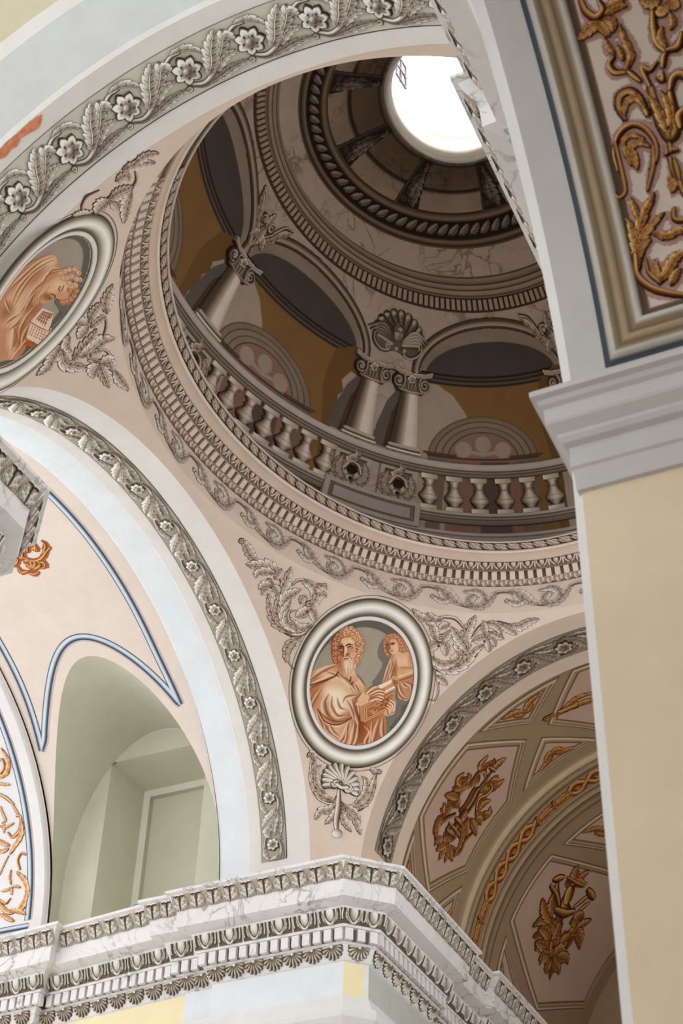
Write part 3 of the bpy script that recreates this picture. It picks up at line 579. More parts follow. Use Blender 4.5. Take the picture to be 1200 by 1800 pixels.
# frieze: a running acanthus wave, one long and one short leaf each half turn
n = 25; per = RINGLEN/n; k = Cv(-.03, per+.03, 0, .185, 340); P4 = ((88, 70, 58), (190, 172, 156), (252, 245, 238))
for o in (0,):
    k.stroke([(o-.01, .150), (o+.06, .135), (o+.13, .07), (o+.19, .042), (o+.25, .05), (o+.31, .10), (o+.37, .145), (per+.01, .150)], .009, P4[1], P4[2], P4[0], h=.004, edge=(P4[0], .003))
    k.leaf([(o+.02, .150), (o+.085, .125), (o+.13, .075), (o+.18, .045)], .036, P4, 6, .006); k.leaf([(o+.05, .14), (o+.065, .10), (o+.09, .085), (o+.10, .105)], .024, P4, 4, .006, flip=-1)
    k.leaf([(o+.11, .085), (o+.065, .06), (o+.03, .07), (o+.0, .095)], .022, P4, 4, .005); k.stroke(spiral((o+.002, .083), .003, .013, 60, 1.1, 16), .004, P4[1], P4[2], P4[0], edge=(P4[0], .002))
    k.leaf([(o+.20, .045), (o+.27, .055), (o+.32, .10), (o+.36, .142)], .038, P4, 6, .006); k.leaf([(o+.23, .05), (o+.215, .085), (o+.25, .12)], .028, P4, 4, .006, flip=-1)
    k.leaf([(o+.30, .075), (o+.285, .12), (o+.25, .145), (o+.19, .135)], .025, P4, 5, .006); k.stroke(spiral((o+.19, .147), .003, .013, 250, -1.1, 16), .004, P4[1], P4[2], P4[0], edge=(P4[0], .002))
soffs = degarc(136.7)
for i in range(-9, 10):
    sa = soffs+i*per
    if not s0-per < sa < s1: continue
    k.mesh('acanthus_scroll', lambda u, v, h=0., sa=sa: ring(sa-np.asarray(u), -1+np.asarray(v)/.185*.88, np.asarray(h)), ring_o, .003, False)
# ---------------------------------------------------------------- painted medallions and leafwork on the pendentives
class Draw:
    """a sheet of painting lying on a pendentive: drawing units (x right, y down) around x0"""
    def __init__(s, x0, J, nm=None): s.f = pend(x0); s.J = J; s.x0 = x0
    def fn(s, u, v, h=0.):
        J = s.J; u = np.asarray(u, float); v = np.asarray(v, float)
        return s.f(J[0][0]*u+J[0][1]*v, J[1][0]*u+J[1][1]*v, h)
def tr(ox, oy, sc, cx, cy): return lambda *p: [(ox+x/sc-cx, oy+y/sc-cy) for x, y in p]
M1 = Draw((-1.2233, 1.5663, 4.6156), [[.003234, .000796], [.000839, -.002996]]); M2 = Draw((-1.23, -1.6253, 4.5407), [[.002917, .003712], [.004246, .000733]])
ORN = ((76, 54, 38), (192, 170, 148), (255, 250, 242))
def oval_frame(root, f, ctr, a, b, rot):
    """moulded oval frame: white fillet, grey channel, broad rounded torus, thin outer line"""
    t = np.linspace(0, 2*PI, 181); pr = [(.735, .004, (60, 54, 46)), (.745, .012, (236, 230, 224)), (.785, .014, (236, 230, 224)), (.79, .006, (92, 82, 70)), (.815, .006, (120, 110, 96)), (.83, .010, (166, 154, 138)), (.865, .018, (232, 226, 216)), (.90, .021, (254, 252, 248)), (.935, .018, (222, 213, 198)), (.965, .014, (150, 138, 118)), (.985, .008, (96, 86, 74)), (.995, .008, (70, 62, 54)), (1.0, 0, (70, 62, 54))]
    ca, sa = math.cos(rot), math.sin(rot); V = []; Cc = []
    for r, h, c in pr:
        X, Y = a*r*np.cos(t), b*r*np.sin(t); V.append(f(ctr[0]+X*ca-Y*sa, ctr[1]+X*sa+Y*ca, np.full(181, h))); Cc.append(np.broadcast_to(np.array(c, float), (181, 3)))
    mk('frame', np.array(V).transpose(1, 0, 2).reshape(-1, 3), gridf(181, len(pr)), PAINT, root, np.array(Cc).transpose(1, 0, 2).reshape(-1, 3), label='moulded grey and white oval frame')
    V = []; Cc = []
    for r, c in ((1.03, 0), (1.038, 1)):
        X, Y = a*r*np.cos(t), b*r*np.sin(t); V.append(f(ctr[0]+X*ca-Y*sa, ctr[1]+X*sa+Y*ca, np.full(181, .0015)))
    mk('outline', np.array(V).transpose(1, 0, 2).reshape(-1, 3), gridf(181, 2), PAINT, root, np.full((362, 3), 92.))
def ground(k, f, root, ctr, a, b, rot, name='painted_ground'):
    k.mesh(name, f, root, .001, False)
ROT = math.atan2(-.1212, .9926)
FL = ((104, 54, 28), (210, 154, 116), (252, 230, 206))           # flesh and cloth in warm monochrome
def folds(k, lst, base=FL):
    for w, pts in lst: k.stroke(pts, w*1.3, base[1], base[2], base[0], tap=(.25, .15), over=True, a=.85)
med1 = thing('evangelist_medallion', M1.x0, 'oval painting of a bearded man with a book and a winged child', 'painting', 'evangelist medallions on the pendentives')
oval_frame(med1, M1.f, (.003, .008), .4034, .4692, ROT)
def medal_ground(D, root, ctr, shade, rot_):
    f = D.f; k = Cv(-.31, .31, -.36, .36, 190); k.fill((164, 152, 134)); k.blob((.02, .05), .22, .3, 0, (176, 164, 146), .5); 
    for p in shade: k.poly(p, (112, 106, 96), True)
    X, Y = k.X[:, None]-ctr[0], k.Y[None, :]-ctr[1]; ca, sa = math.cos(rot_), math.sin(rot_); q = np.hypot((X*ca+Y*sa)/(.4034*.74), (-X*sa+Y*ca)/(.4692*.74)); k.A = (q < 1).astype(float)
    k.C = np.where((np.hypot((X*ca+Y*sa+.012)/(.4034*.69), (-X*sa+Y*ca+.026)/(.4692*.70)) > 1)[..., None], np.array([104., 98, 88]), k.C)
    k.mesh('painted_ground', f, root, .001, False)
medal_ground(M1, med1, (.003, .008), [], ROT)
def clip_oval(k, D, ctr, rot, r=.735):
    J = D.J; x = J[0][0]*k.X[:, None]+J[0][1]*k.Y[None, :]-ctr[0]; y = J[1][0]*k.X[:, None]+J[1][1]*k.Y[None, :]-ctr[1]; ca, sa = math.cos(rot), math.sin(rot)
    k.A *= np.hypot((x*ca+y*sa)/(.4034*r), (-x*sa+y*ca)/(.4692*r)) < 1
T = tr(500, 1040, 4.615, 632, 1202); HD = tr(560, 1090, 10, 632, 1202); AG = tr(640, 1100, 12, 632, 1202)
DKF = (98, 46, 22); MDF = (206, 147, 108); LTF = (250, 230, 206); PALE = (236, 204, 176)
# cast shade painted behind the child
k = Cv(15, 100, -90, 110, 1.0); k.poly(T((790, 380), (755, 440), (750, 520), (790, 590), (740, 690), (715, 760), (900, 880), (850, 1000), (800, 1040), (830, 1240), (860, 1150), (840, 1090), (930, 1000), (940, 930), (990, 890), (900, 700), (850, 380)), (122, 116, 104), True)
clip_oval(k, M1, (.003, .008), ROT); k.mesh('painted_shade', M1.fn, med1, .0015, False)
# winged child
k = Cv(20, 100, -100, 30, 1.7); A_ = lambda *p: AG(*p)
k.poly(A_((800, 240), (860, 260), (940, 420), (980, 560), (900, 560), (850, 470), (790, 330)), (206, 148, 104)); k.stroke(A_((830, 260), (890, 400), (930, 540)), 1.6, MDF, LTF, DKF, over=True, a=.7)
k.poly(A_((560, 600), (480, 820), (380, 1120), (370, 1200), (640, 1230), (700, 1500), (800, 1570), (930, 1560), (1010, 1100), (1000, 560), (830, 540), (640, 590)), (198, 140, 104))
k.poly(A_((620, 640), (600, 800), (680, 1020), (740, 1060), (1000, 960), (1010, 640), (900, 560), (700, 540)), (226, 176, 138))
for c_, r_, l_ in (((720, 760), (110, 90), (240, 196, 160)), ((880, 780), (90, 100), (238, 194, 158)), ((760, 930), (90, 60), (214, 160, 120)), ((640, 880), (30, 120), (150, 84, 48)), ((880, 880), (120, 20), (186, 122, 80)), ((950, 700), (40, 120), (196, 130, 90))): 
    p = A_(c_)[0]; k.blob(p, r_[0]/12, r_[1]/12, 0, l_, .7)
folds(k, [(2.2, A_((570, 640), (500, 850), (410, 1150))), (2.2, A_((600, 820), (560, 1000), (520, 1180))), (1.6, A_((540, 640), (560, 820), (470, 1120))), (2, A_((700, 1200), (760, 1400), (860, 1520))), (2, A_((760, 1180), (850, 1290), (900, 1280))), (2.2, A_((660, 1240), (700, 1450), (800, 1560), (930, 1540))), (2, A_((800, 1180), (950, 1250), (960, 1360)))])
k.stroke(A_((1010, 1000), (860, 1060), (720, 1110), (610, 1120)), 4.6, (224, 170, 128), (244, 204, 166), (140, 76, 42), tap=(1, .9), over=True); k.blob(A_((640, 1130))[0], 6, 5, 0, (214, 156, 112), .9, .4)
for i in range(4): k.stroke(A_((590+30*i, 1140+6*i), (585+32*i, 1190), (610+26*i, 1215)), .8, DKF, over=True, a=.7)
k.poly(A_((440, 290), (450, 420), (540, 570), (640, 610), (700, 480), (690, 330), (600, 270)), (228, 176, 136)); k.blob(A_((640, 450))[0], 5, 7, 0, (240, 198, 160), .7); k.blob(A_((470, 400))[0], 3, 8, 0, (150, 82, 46), .8)
k.stroke(A_((520, 380), (570, 350), (610, 355)), .9, DKF, over=True); k.stroke(A_((450, 400), (480, 390)), .9, DKF, over=True); k.stroke(A_((500, 400), (520, 480), (500, 490)), 1.0, (150, 84, 48), over=True); k.blob(A_((570, 375))[0], 3, 1.6, 10, (120, 62, 34), .9, .3); k.stroke(A_((540, 530), (580, 510)), .9, (150, 70, 44), over=True)
k.poly(A_((400, 560), (470, 650), (540, 630), (470, 560), (430, 450), (440, 300), (560, 260), (640, 300), (690, 400), (700, 500), (760, 560), (850, 540), (840, 420), (760, 260), (640, 150), (500, 150), (400, 230), (370, 350), (385, 480)), (190, 118, 76))
for i, (x, y) in enumerate([(420, 250), (470, 200), (540, 180), (610, 190), (670, 230), (710, 290), (740, 350), (770, 420), (800, 480), (720, 420), (690, 340), (620, 240), (540, 240), (460, 270), (410, 330), (410, 420), (430, 520), (470, 600), (740, 500), (820, 530)]):
    p = A_((x, y))[0]; k.stroke(spiral(p, .5, 2.6, 60*i, 1.1, 10), .75, (224, 160, 112), (250, 214, 170), (120, 60, 30), over=True)
clip_oval(k, M1, (.003, .008), ROT); k.mesh('winged_child', M1.fn, med1, .004, True, label='curly haired winged child leaning in from the side')
# bearded man: robe
k = Cv(-100, 45, -40, 140, 1.5)
k.poly(T((150, 800), (200, 660), (330, 600), (420, 575), (560, 640), (650, 760), (640, 900), (800, 1000), (820, 1260), (640, 1360), (440, 1350), (200, 1200), (100, 1000)), MDF)
for p, rx, ry, an, c_, a_ in [((420, 900), 20, 26, 0, LTF, .9), ((400, 830), 16, 10, 20, (250, 230, 204), .7), ((300, 1150), 22, 34, -25, (240, 206, 170), .8), ((540, 1200), 9, 34, 10, (236, 198, 158), .7), ((700, 1150), 20, 40, 0, (176, 104, 62), .9), ((620, 1280), 24, 20, 0, (186, 112, 68), .9), ((230, 800), 10, 34, 20, (188, 114, 66), .8), ((560, 700), 8, 24, -25, (240, 204, 164), .8), ((380, 690), 34, 9, 25, (238, 196, 152), .8), ((330, 1010), 10, 22, 0, (176, 102, 58), .6), ((600, 1040), 8, 30, 0, (120, 58, 28), .85), ((500, 1010), 30, 6, -25, (168, 96, 56), .6)]: k.blob(T(p)[0], rx, ry, an, c_, a_)
folds(k, [(3, T((420, 590), (300, 640), (190, 720))), (3.4, T((440, 650), (350, 700), (220, 760), (160, 830))), (2.6, T((330, 650), (480, 720), (560, 830))), (3, T((420, 660), (520, 740), (590, 830))), (2.4, T((560, 650), (620, 730), (660, 790))), (2.4, T((600, 650), (650, 720), (670, 770))), (2, T((560, 740), (590, 800), (600, 830))),
    (4, T((350, 830), (310, 900), (330, 1000), (420, 1060))), (3, T((380, 850), (370, 930), (420, 1010), (500, 1000))), (2.4, T((420, 860), (440, 940), (500, 960))), (2.4, T((470, 900), (500, 860), (590, 840))), (4.4, T((260, 960), (330, 1040), (420, 1070), (520, 1030))),
    (3, T((540, 870), (560, 960), (590, 1070), (580, 1130))), (2.4, T((500, 880), (540, 970), (560, 1060))), (2.4, T((590, 850), (600, 940), (600, 1000))), (3, T((230, 1000), (260, 1120), (350, 1240), (450, 1300))), (2.4, T((250, 960), (290, 1080), (400, 1220))), (2.4, T((300, 1040), (340, 1130), (430, 1200))), (2.4, T((350, 1060), (380, 1130), (440, 1180))), (3, T((520, 1040), (470, 1160), (410, 1240))), (3, T((560, 1060), (530, 1200), (470, 1330))), (2.6, T((590, 1060), (570, 1200), (490, 1330))), (2, T((500, 1080), (480, 1200), (400, 1280))),
    (2.4, T((640, 1090), (680, 1140), (640, 1220), (660, 1300))), (2.6, T((700, 1060), (690, 1180), (650, 1320))), (3, T((760, 1030), (720, 1150), (690, 1260))), (2.6, T((790, 1020), (780, 1140), (800, 1230))), (2, T((620, 1230), (560, 1260), (520, 1330))), (3, T((210, 830), (200, 930), (230, 1000))), (2.4, T((290, 790), (230, 880), (190, 960)))], FL)
k.stroke(T((170, 770), (260, 740), (400, 690), (430, 650)), 1.2, DKF, over=True); k.stroke(T((260, 950), (320, 1050), (430, 1075), (540, 1020)), 1.1, DKF, over=True); k.stroke(T((540, 640), (560, 720), (540, 750)), 1., DKF, over=True)
clip_oval(k, M1, (.003, .008), ROT); k.mesh('robe', M1.fn, med1, .003, True, label='ochre robe with pale folds')
# head and beard
k = Cv(-60, 8, -104, -4, 3.0); H = HD
k.poly(H((330, 420), (340, 330), (500, 300), (600, 330), (640, 480), (660, 600), (620, 900), (500, 1000), (380, 940), (310, 740)), (206, 146, 102))
k.poly(H((500, 960), (540, 1060), (600, 1200), (680, 1080), (620, 900)), (216, 160, 118)); k.stroke(H((560, 1000), (545, 1090)), 1.0, DKF, over=True)
for p, rx, ry, an, c_, a_ in [((450, 380), 11, 6, 0, (238, 196, 156), .9), ((560, 360), 5, 8, 0, (244, 206, 166), .8), ((570, 530), 6, 9, 0, (242, 206, 170), .9), ((360, 500), 4, 9, 0, (150, 84, 48), .85), ((400, 560), 3, 8, 0, (130, 68, 36), .9), ((450, 540), 2.6, 12, 4, (250, 222, 190), .95), ((455, 600), 4, 2, 0, (232, 186, 146), .9), ((520, 570), 4, 8, 20, (196, 134, 94), .7), ((590, 540), 3, 9, 0, (206, 146, 104), .8)]: k.blob(H(p)[0], rx, ry, an, c_, a_, .6)
k.stroke(H((330, 480), (380, 455), (420, 470)), 1.3, (96, 48, 24), tap=(.4, .8), over=True); k.stroke(H((455, 455), (500, 425), (580, 430)), 1.4, (96, 48, 24), tap=(.8, .4), over=True)
for x, y in ((375, 510), (530, 475)):
    k.blob(H((x, y))[0], 4.4, 1.8, -4, (232, 196, 164), .95, .3); k.stroke(H((x-45, y+6), (x, y-20), (x+45, y+4)), .8, (80, 38, 18), over=True); k.disc(H((x-4, y))[0], 1.35, (92, 50, 28), over=True); k.stroke(H((x-40, y+22), (x, y+32), (x+40, y+18)), .6, (170, 104, 66), over=True)
k.stroke(H((425, 470), (425, 560), (415, 620), (450, 640), (490, 600)), .9, (116, 58, 30), over=True); k.stroke(H((470, 610), (500, 590), (515, 610)), .9, (120, 60, 30), over=True)
k.poly(H((640, 470), (680, 480), (670, 560), (640, 620), (615, 600), (620, 520)), (226, 170, 126)); k.stroke(H((640, 490), (660, 520), (640, 560)), .9, (110, 54, 28), over=True)
k.poly(H((390, 680), (420, 650), (470, 650), (540, 640), (600, 700), (660, 640), (670, 760), (620, 900), (560, 990), (480, 1010), (390, 960), (330, 830), (310, 700), (350, 640)), (222, 172, 132)); k.blob(H((380, 800))[0], 5, 14, 0, (184, 118, 76), .7); k.blob(H((600, 800))[0], 7, 14, 0, (242, 210, 178), .7)
rs = random.Random(3)
for i in range(90):
    t = rs.random(); x0 = 330+330*t; y0 = 650+rs.random()*120; y1 = min(1000-abs(t-.5)*300, y0+120+rs.random()*150); xm = x0+(rs.random()-.5)*40
    lt_ = t > .3; k.stroke(H((x0, y0), (xm, (y0+y1)/2), (x0+(.5-t)*90+rs.random()*30, y1)), .85, (236, 196, 158) if lt_ else (178, 108, 66), (252, 232, 206) if lt_ else (214, 150, 104), (140, 78, 44), tap=(.5, .2), over=True)
k.blob(H((470, 780))[0], 5, 9, 0, (250, 228, 202), .7); k.stroke(H((400, 690), (430, 655), (480, 648), (520, 650), (560, 700), (570, 740)), 1.9, (236, 198, 162), (252, 232, 208), (150, 86, 50), tap=(.3, .3), over=True); k.stroke(H((425, 685), (465, 672), (510, 668)), .8, (92, 40, 20), over=True); k.stroke(H((440, 705), (470, 695), (500, 690)), 1., (216, 140, 104), over=True)
for (x, y) in [(250, 420), (250, 500), (250, 580), (270, 660), (290, 720), (270, 340), (300, 270), (350, 210), (410, 180), (470, 160), (540, 150), (590, 190), (640, 230), (680, 280), (650, 330), (720, 350), (690, 400), (740, 410), (720, 470), (740, 520), (700, 560), (680, 640), (650, 700), (670, 740), (330, 330), (380, 270), (440, 250), (500, 220), (560, 250), (600, 300), (300, 400), (290, 480), (300, 600)]:
    p = H((x, y))[0]; lt_ = x > 400; k.disc(p, 5.2, (206, 140, 96) if lt_ else (166, 96, 54)); 
for i, (x, y) in enumerate([(250, 420), (250, 500), (250, 580), (270, 660), (290, 720), (270, 340), (300, 270), (350, 210), (410, 180), (470, 160), (540, 150), (590, 190), (640, 230), (680, 280), (650, 330), (720, 350), (690, 400), (740, 410), (720, 470), (740, 520), (700, 560), (680, 640), (650, 700), (330, 330), (380, 270), (440, 250), (500, 220), (560, 250), (600, 300), (300, 400), (290, 480), (300, 600), (640, 420), (690, 500)]):
    p = H((x, y))[0]; lt_ = x > 420; k.stroke(spiral(p, .8, 4.4, 70*i, .9, 12), 1.1, (232, 178, 132) if lt_ else (186, 114, 66), (252, 226, 192), (128, 66, 34), over=True)
k.mesh('head', M1.fn, med1, .006, True, label='grey bearded head turned to the front')
# book and hands
k = Cv(-12, 66, -54, 76, 2.0)
k.poly(T((600, 900), (730, 770), (865, 705), (895, 780), (880, 940), (640, 1060), (610, 1050)), (206, 140, 92), False); k.poly(T((720, 780), (865, 708), (862, 740), (760, 800)), (246, 226, 206), False); k.poly(T((780, 820), (885, 762), (893, 785), (800, 835)), (246, 226, 206), False)
k.poly(T((760, 800), (862, 742), (866, 768), (782, 815)), (220, 150, 106), False)
k.poly(T((640, 940), (800, 835), (893, 785), (884, 935), (640, 1058)), (176, 110, 66), False)
for q_ in (((655, 950), (800, 860), (880, 815), (870, 925), (655, 1035), (655, 950)), ((640, 940), (800, 835), (893, 785), (884, 935), (640, 1058), (640, 940))): k.stroke(T(*q_) if len(q_) < 3 else np.array(T(*q_)), .9, (232, 178, 128), over=True) if 0 else [k.stroke(T(a_, b_), .9, (228, 172, 120), (246, 206, 160), (120, 62, 32), over=True) for a_, b_ in zip(q_[:-1], q_[1:])]
for i in range(60): x = 670+rs.random()*190; y = 1010-(x-670)*.46-rs.random()*75; k.stroke(T((x, y), (x+14, y-6+rs.random()*14)), .55, (226, 168, 116) if i % 2 else (120, 66, 36), over=True)
k.stroke(T((600, 890), (660, 850), (720, 850)), 8.5, (230, 180, 142), (248, 212, 178), (168, 100, 62), tap=(.95, .8)); k.poly(T((590, 870), (640, 810), (740, 760), (800, 830), (790, 880), (700, 890), (600, 930)), (234, 186, 148))
for q_ in (((660, 820), (710, 780), (742, 768)), ((690, 830), (750, 800), (795, 806)), ((700, 850), (760, 825), (798, 832)), ((700, 868), (760, 848), (795, 858)), ((690, 885), (740, 868), (780, 878))): k.stroke(T(*q_), 2.6, (238, 194, 156), (252, 224, 194), (158, 92, 54), tap=(1, .75), edge=((128, 66, 36), .7))
k.poly(T((790, 1000), (830, 920), (860, 885), (890, 920), (895, 960), (870, 1000), (820, 1010)), (222, 168, 128))
for q_ in (((880, 960), (880, 910), (848, 882)), ((868, 970), (862, 925), (836, 900)), ((850, 975), (850, 945), (828, 922)), ((840, 985), (838, 960), (822, 945))): k.stroke(T(*q_), 2.3, (238, 194, 156), (252, 224, 194), (150, 84, 48), tap=(1, .75), edge=((128, 66, 36), .7))
k.mesh('book_and_hands', M1.fn, med1, .007, True, label='two hands holding a tooled book')
# second medallion, mirrored across the arm: man bending over an open book
med2 = thing('evangelist_medallion', (-1.2233, -1.5663, 4.6156), 'oval painting of a man bending over an open book at upper left', 'painting', 'evangelist medallions on the pendentives')
g2 = pend((-1.2233, -1.5663, 4.6156)); D2 = Draw((-1.2233, -1.5663, 4.6156), None); 
R2 = -.157; oval_frame(med2, g2, (-.0082, -.0582), .411, .478, R2); medal_ground(D2, med2, (-.0082, -.0582), [], R2)
def clip2(k):
    P = M2.fn(k.X[:, None]+0*k.Y[None, :], k.Y[None, :]+0*k.X[:, None])-np.array(g2.c); n = g2.n; upv = np.array([0, 0, 1.])-n*n[2]; upv /= np.linalg.norm(upv); rtv = -np.cross(upv, n); x = P@rtv+.0082; y = P@upv+.0582
    ca, sa = math.cos(R2), math.sin(R2); k.A *= np.hypot((x*ca+y*sa)/(.411*.735), (-x*sa+y*ca)/(.478*.735)) < 1
T2 = tr(0, 380, 5.4545, 50, 520); k = Cv(-75, 95, -80, 110, 1.2)
k.poly(T2((500, 800), (560, 900), (640, 870), (680, 760), (740, 640), (700, 560), (600, 700)), (116, 110, 98)); 
k.poly(T2((-100, 760), (200, 480), (380, 380), (500, 360), (560, 480), (600, 520), (520, 640), (460, 760), (330, 930), (260, 1060), (200, 1260), (60, 1400), (-100, 1500)), MDF)
for p, rx, ry, an, c_, a_ in [((430, 440), 16, 7, -30, (248, 218, 190), .8), ((300, 620), 10, 30, 40, (240, 202, 166), .85), ((330, 580), 6, 20, 40, (166, 98, 58), .6), ((120, 700), 8, 40, 35, (176, 108, 66), .7), ((60, 800), 7, 30, 35, (236, 196, 156), .7), ((190, 850), 9, 12, 40, (238, 200, 162), .8), ((110, 960), 16, 8, -30, (240, 204, 168), .85), ((300, 880), 10, 14, 30, (176, 104, 60), .85), ((180, 1150), 9, 20, 20, (170, 100, 58), .85), ((80, 1170), 6, 16, 10, (238, 196, 156), .85), ((40, 900), 10, 12, 0, (150, 86, 50), .6)]: k.blob(T2(p)[0], rx, ry, an, c_, a_)
folds(k, [(2.6, T2((480, 370), (340, 440), (180, 580), (20, 720))), (2.4, T2((500, 400), (430, 430), (300, 520), (160, 680), (90, 850))), (2.2, T2((430, 460), (300, 560), (210, 680), (120, 860))), (2.2, T2((550, 500), (450, 540), (400, 620), (330, 700))), (2, T2((560, 480), (480, 500), (440, 560))), (2.2, T2((390, 620), (300, 720), (230, 850), (180, 930))), (2.2, T2((340, 700), (280, 800), (210, 930))), (2.2, T2((180, 930), (110, 960), (20, 1020))), (2, T2((190, 960), (150, 1010), (60, 1080))), (2, T2((330, 850), (240, 960), (170, 1080), (150, 1180))), (2, T2((270, 1020), (200, 1130), (160, 1250))), (2, T2((130, 1050), (120, 1150), (90, 1260))), (2, T2((20, 760), (60, 860), (90, 920)))], FL)
k.poly(T2((280, 1000), (390, 870), (490, 910), (450, 1030), (420, 1090), (430, 1150), (350, 1240), (220, 1160)), (240, 212, 188), False); k.stroke(T2((270, 1010), (350, 1060), (430, 1090)), 1.4, (190, 124, 78), (240, 190, 140), (120, 66, 36)); k.poly(T2((200, 1170), (350, 1235), (330, 1290), (180, 1220)), (178, 92, 54), False)
for i in range(7): a0 = (395+i*14, 905+i*2); k.stroke(T2(a0, (330+i*16, 985+i*14)) if i < 5 else T2(a0, (a0[0]-30, a0[1]+50)), .75, (150, 84, 50), over=True)
for i in range(6):
    for j in range(4):
        x, y = 290+i*20-j*12, 1045+i*10+j*24; k.stroke(T2((x, y), (x-8+rs.random()*10, y+10)), .7, (132, 74, 44), over=True)
        x, y = 400+i*13-j*18, 900+i*6+j*26; k.stroke(T2((x, y), (x+6, y+10-rs.random()*12)), .7, (132, 74, 44), over=True)
k.stroke(T2((110, 1080), (95, 1170), (70, 1260)), 3.2, (232, 184, 144), (250, 216, 182), (150, 88, 52), tap=(1, .8))
for i in range(4): k.stroke(T2((70+14*i, 1250), (50+12*i, 1310), (30+14*i, 1350)), 1.1, (230, 180, 140), (250, 214, 180), (140, 78, 44), tap=(1, .6))
k.stroke(T2((210, 1180), (110, 1290), (10, 1400)), .9, (236, 206, 170))
for q_ in (((440, 1140), (420, 1090), (400, 1080)), ((430, 1170), (405, 1130), (390, 1110)), ((450, 1060), (440, 1090))): k.stroke(T2(*q_), 1.5, (232, 184, 144), (250, 216, 182), (150, 88, 52), tap=(1, .7))
# head seen from the side, looking down
k.poly(T2((540, 560), (620, 600), (640, 700), (600, 780), (520, 770), (450, 800), (420, 830), (360, 800), (380, 700), (450, 620)), (218, 164, 122))
for p, rx, ry, an, c_, a_ in [((580, 650), 7, 6, 0, (246, 210, 176), .85), ((520, 640), 6, 9, 30, (240, 200, 162), .8), ((470, 690), 6, 10, 40, (236, 196, 158), .8), ((440, 760), 6, 5, 0, (150, 84, 48), .8)]: k.blob(T2(p)[0], rx, ry, an, c_, a_)
k.stroke(T2((560, 650), (545, 680), (555, 700)), .9, DKF, over=True); k.stroke(T2((590, 640), (570, 690)), .8, (120, 62, 34), over=True); k.stroke(T2((480, 730), (510, 745), (500, 780)), 1., DKF, over=True); k.stroke(T2((455, 770), (480, 790)), 1., DKF, over=True)
for i in range(26): t = rs.random(); k.stroke(T2((470-90*t, 650+100*t), (420-110*t, 720+90*t), (380-60*t, 800+70*t)), .9, (222, 170, 128), (248, 216, 184), (150, 88, 52), tap=(.6, .2), over=True)
for i, (x, y) in enumerate([(560, 530), (600, 500), (640, 480), (690, 470), (720, 500), (730, 560), (700, 560), (660, 540), (620, 560), (590, 570), (640, 610), (690, 620), (700, 670), (680, 720), (650, 760), (610, 790), (570, 800), (640, 680), (660, 640)]):
    p = T2((x, y))[0]; k.disc(p, 5., (196, 124, 78) if y > 640 else (220, 172, 130)); k.stroke(spiral(p, .6, 4., 70*i, 1., 12), 1., (214, 150, 104) if y > 640 else (238, 200, 164), (252, 226, 196), (134, 70, 38), over=True)
clip2(k); k.mesh('reading_man', M2.fn, med2, .004, True, label='bald browed man in a tawny robe over an open book')
# ---------------------------------------------------------------- leafwork around the medallions
def orn(nm, D, box_, ops, label, group, res=1.4, pal=ORN, cat='ornament', fat=1.12):
    k = Cv(*box_, res); ops = [(a_, w_*(fat if a_ in 'lL' else 1), l_, p_) for a_, w_, l_, p_ in ops]
    for kind, w, lob, pts in ops:
        if kind == 'l': k.leaf(pts, w, pal, lob, .006, ol=.8)
        elif kind == 'L': k.leaf(pts, w, pal, lob, .006, ol=.8, flip=-1)
        elif kind == 's': k.stroke(pts, w, pal[1], pal[2], pal[0], tap=(.4, .3), h=.004, edge=(pal[0], .8))
        elif kind == 'S': k.stroke(pts, w, pal[1], pal[0], pal[2], tap=(.35, .35), h=.004, edge=(pal[0], .8))
        elif kind == 'v': k.stroke(spiral(pts[0], w*.25, w, lob, 1.3, 22), w*.24, pal[1], pal[2], pal[0], h=.005, edge=(pal[0], .8))
        elif kind == 'd': k.disc(pts[0], w, pal[0])
    o = k.mesh(nm, D.fn, None, .002, True); tagit(o, None, label, cat, group); return o
GA = 'grey acanthus sprays around the medallions'
A = Draw((-1.3825, .9684, 4.8813), [[.003142, .001492], [.001399, -.00271]]); TA = tr(405, 930, 5.714, 505, 1040)
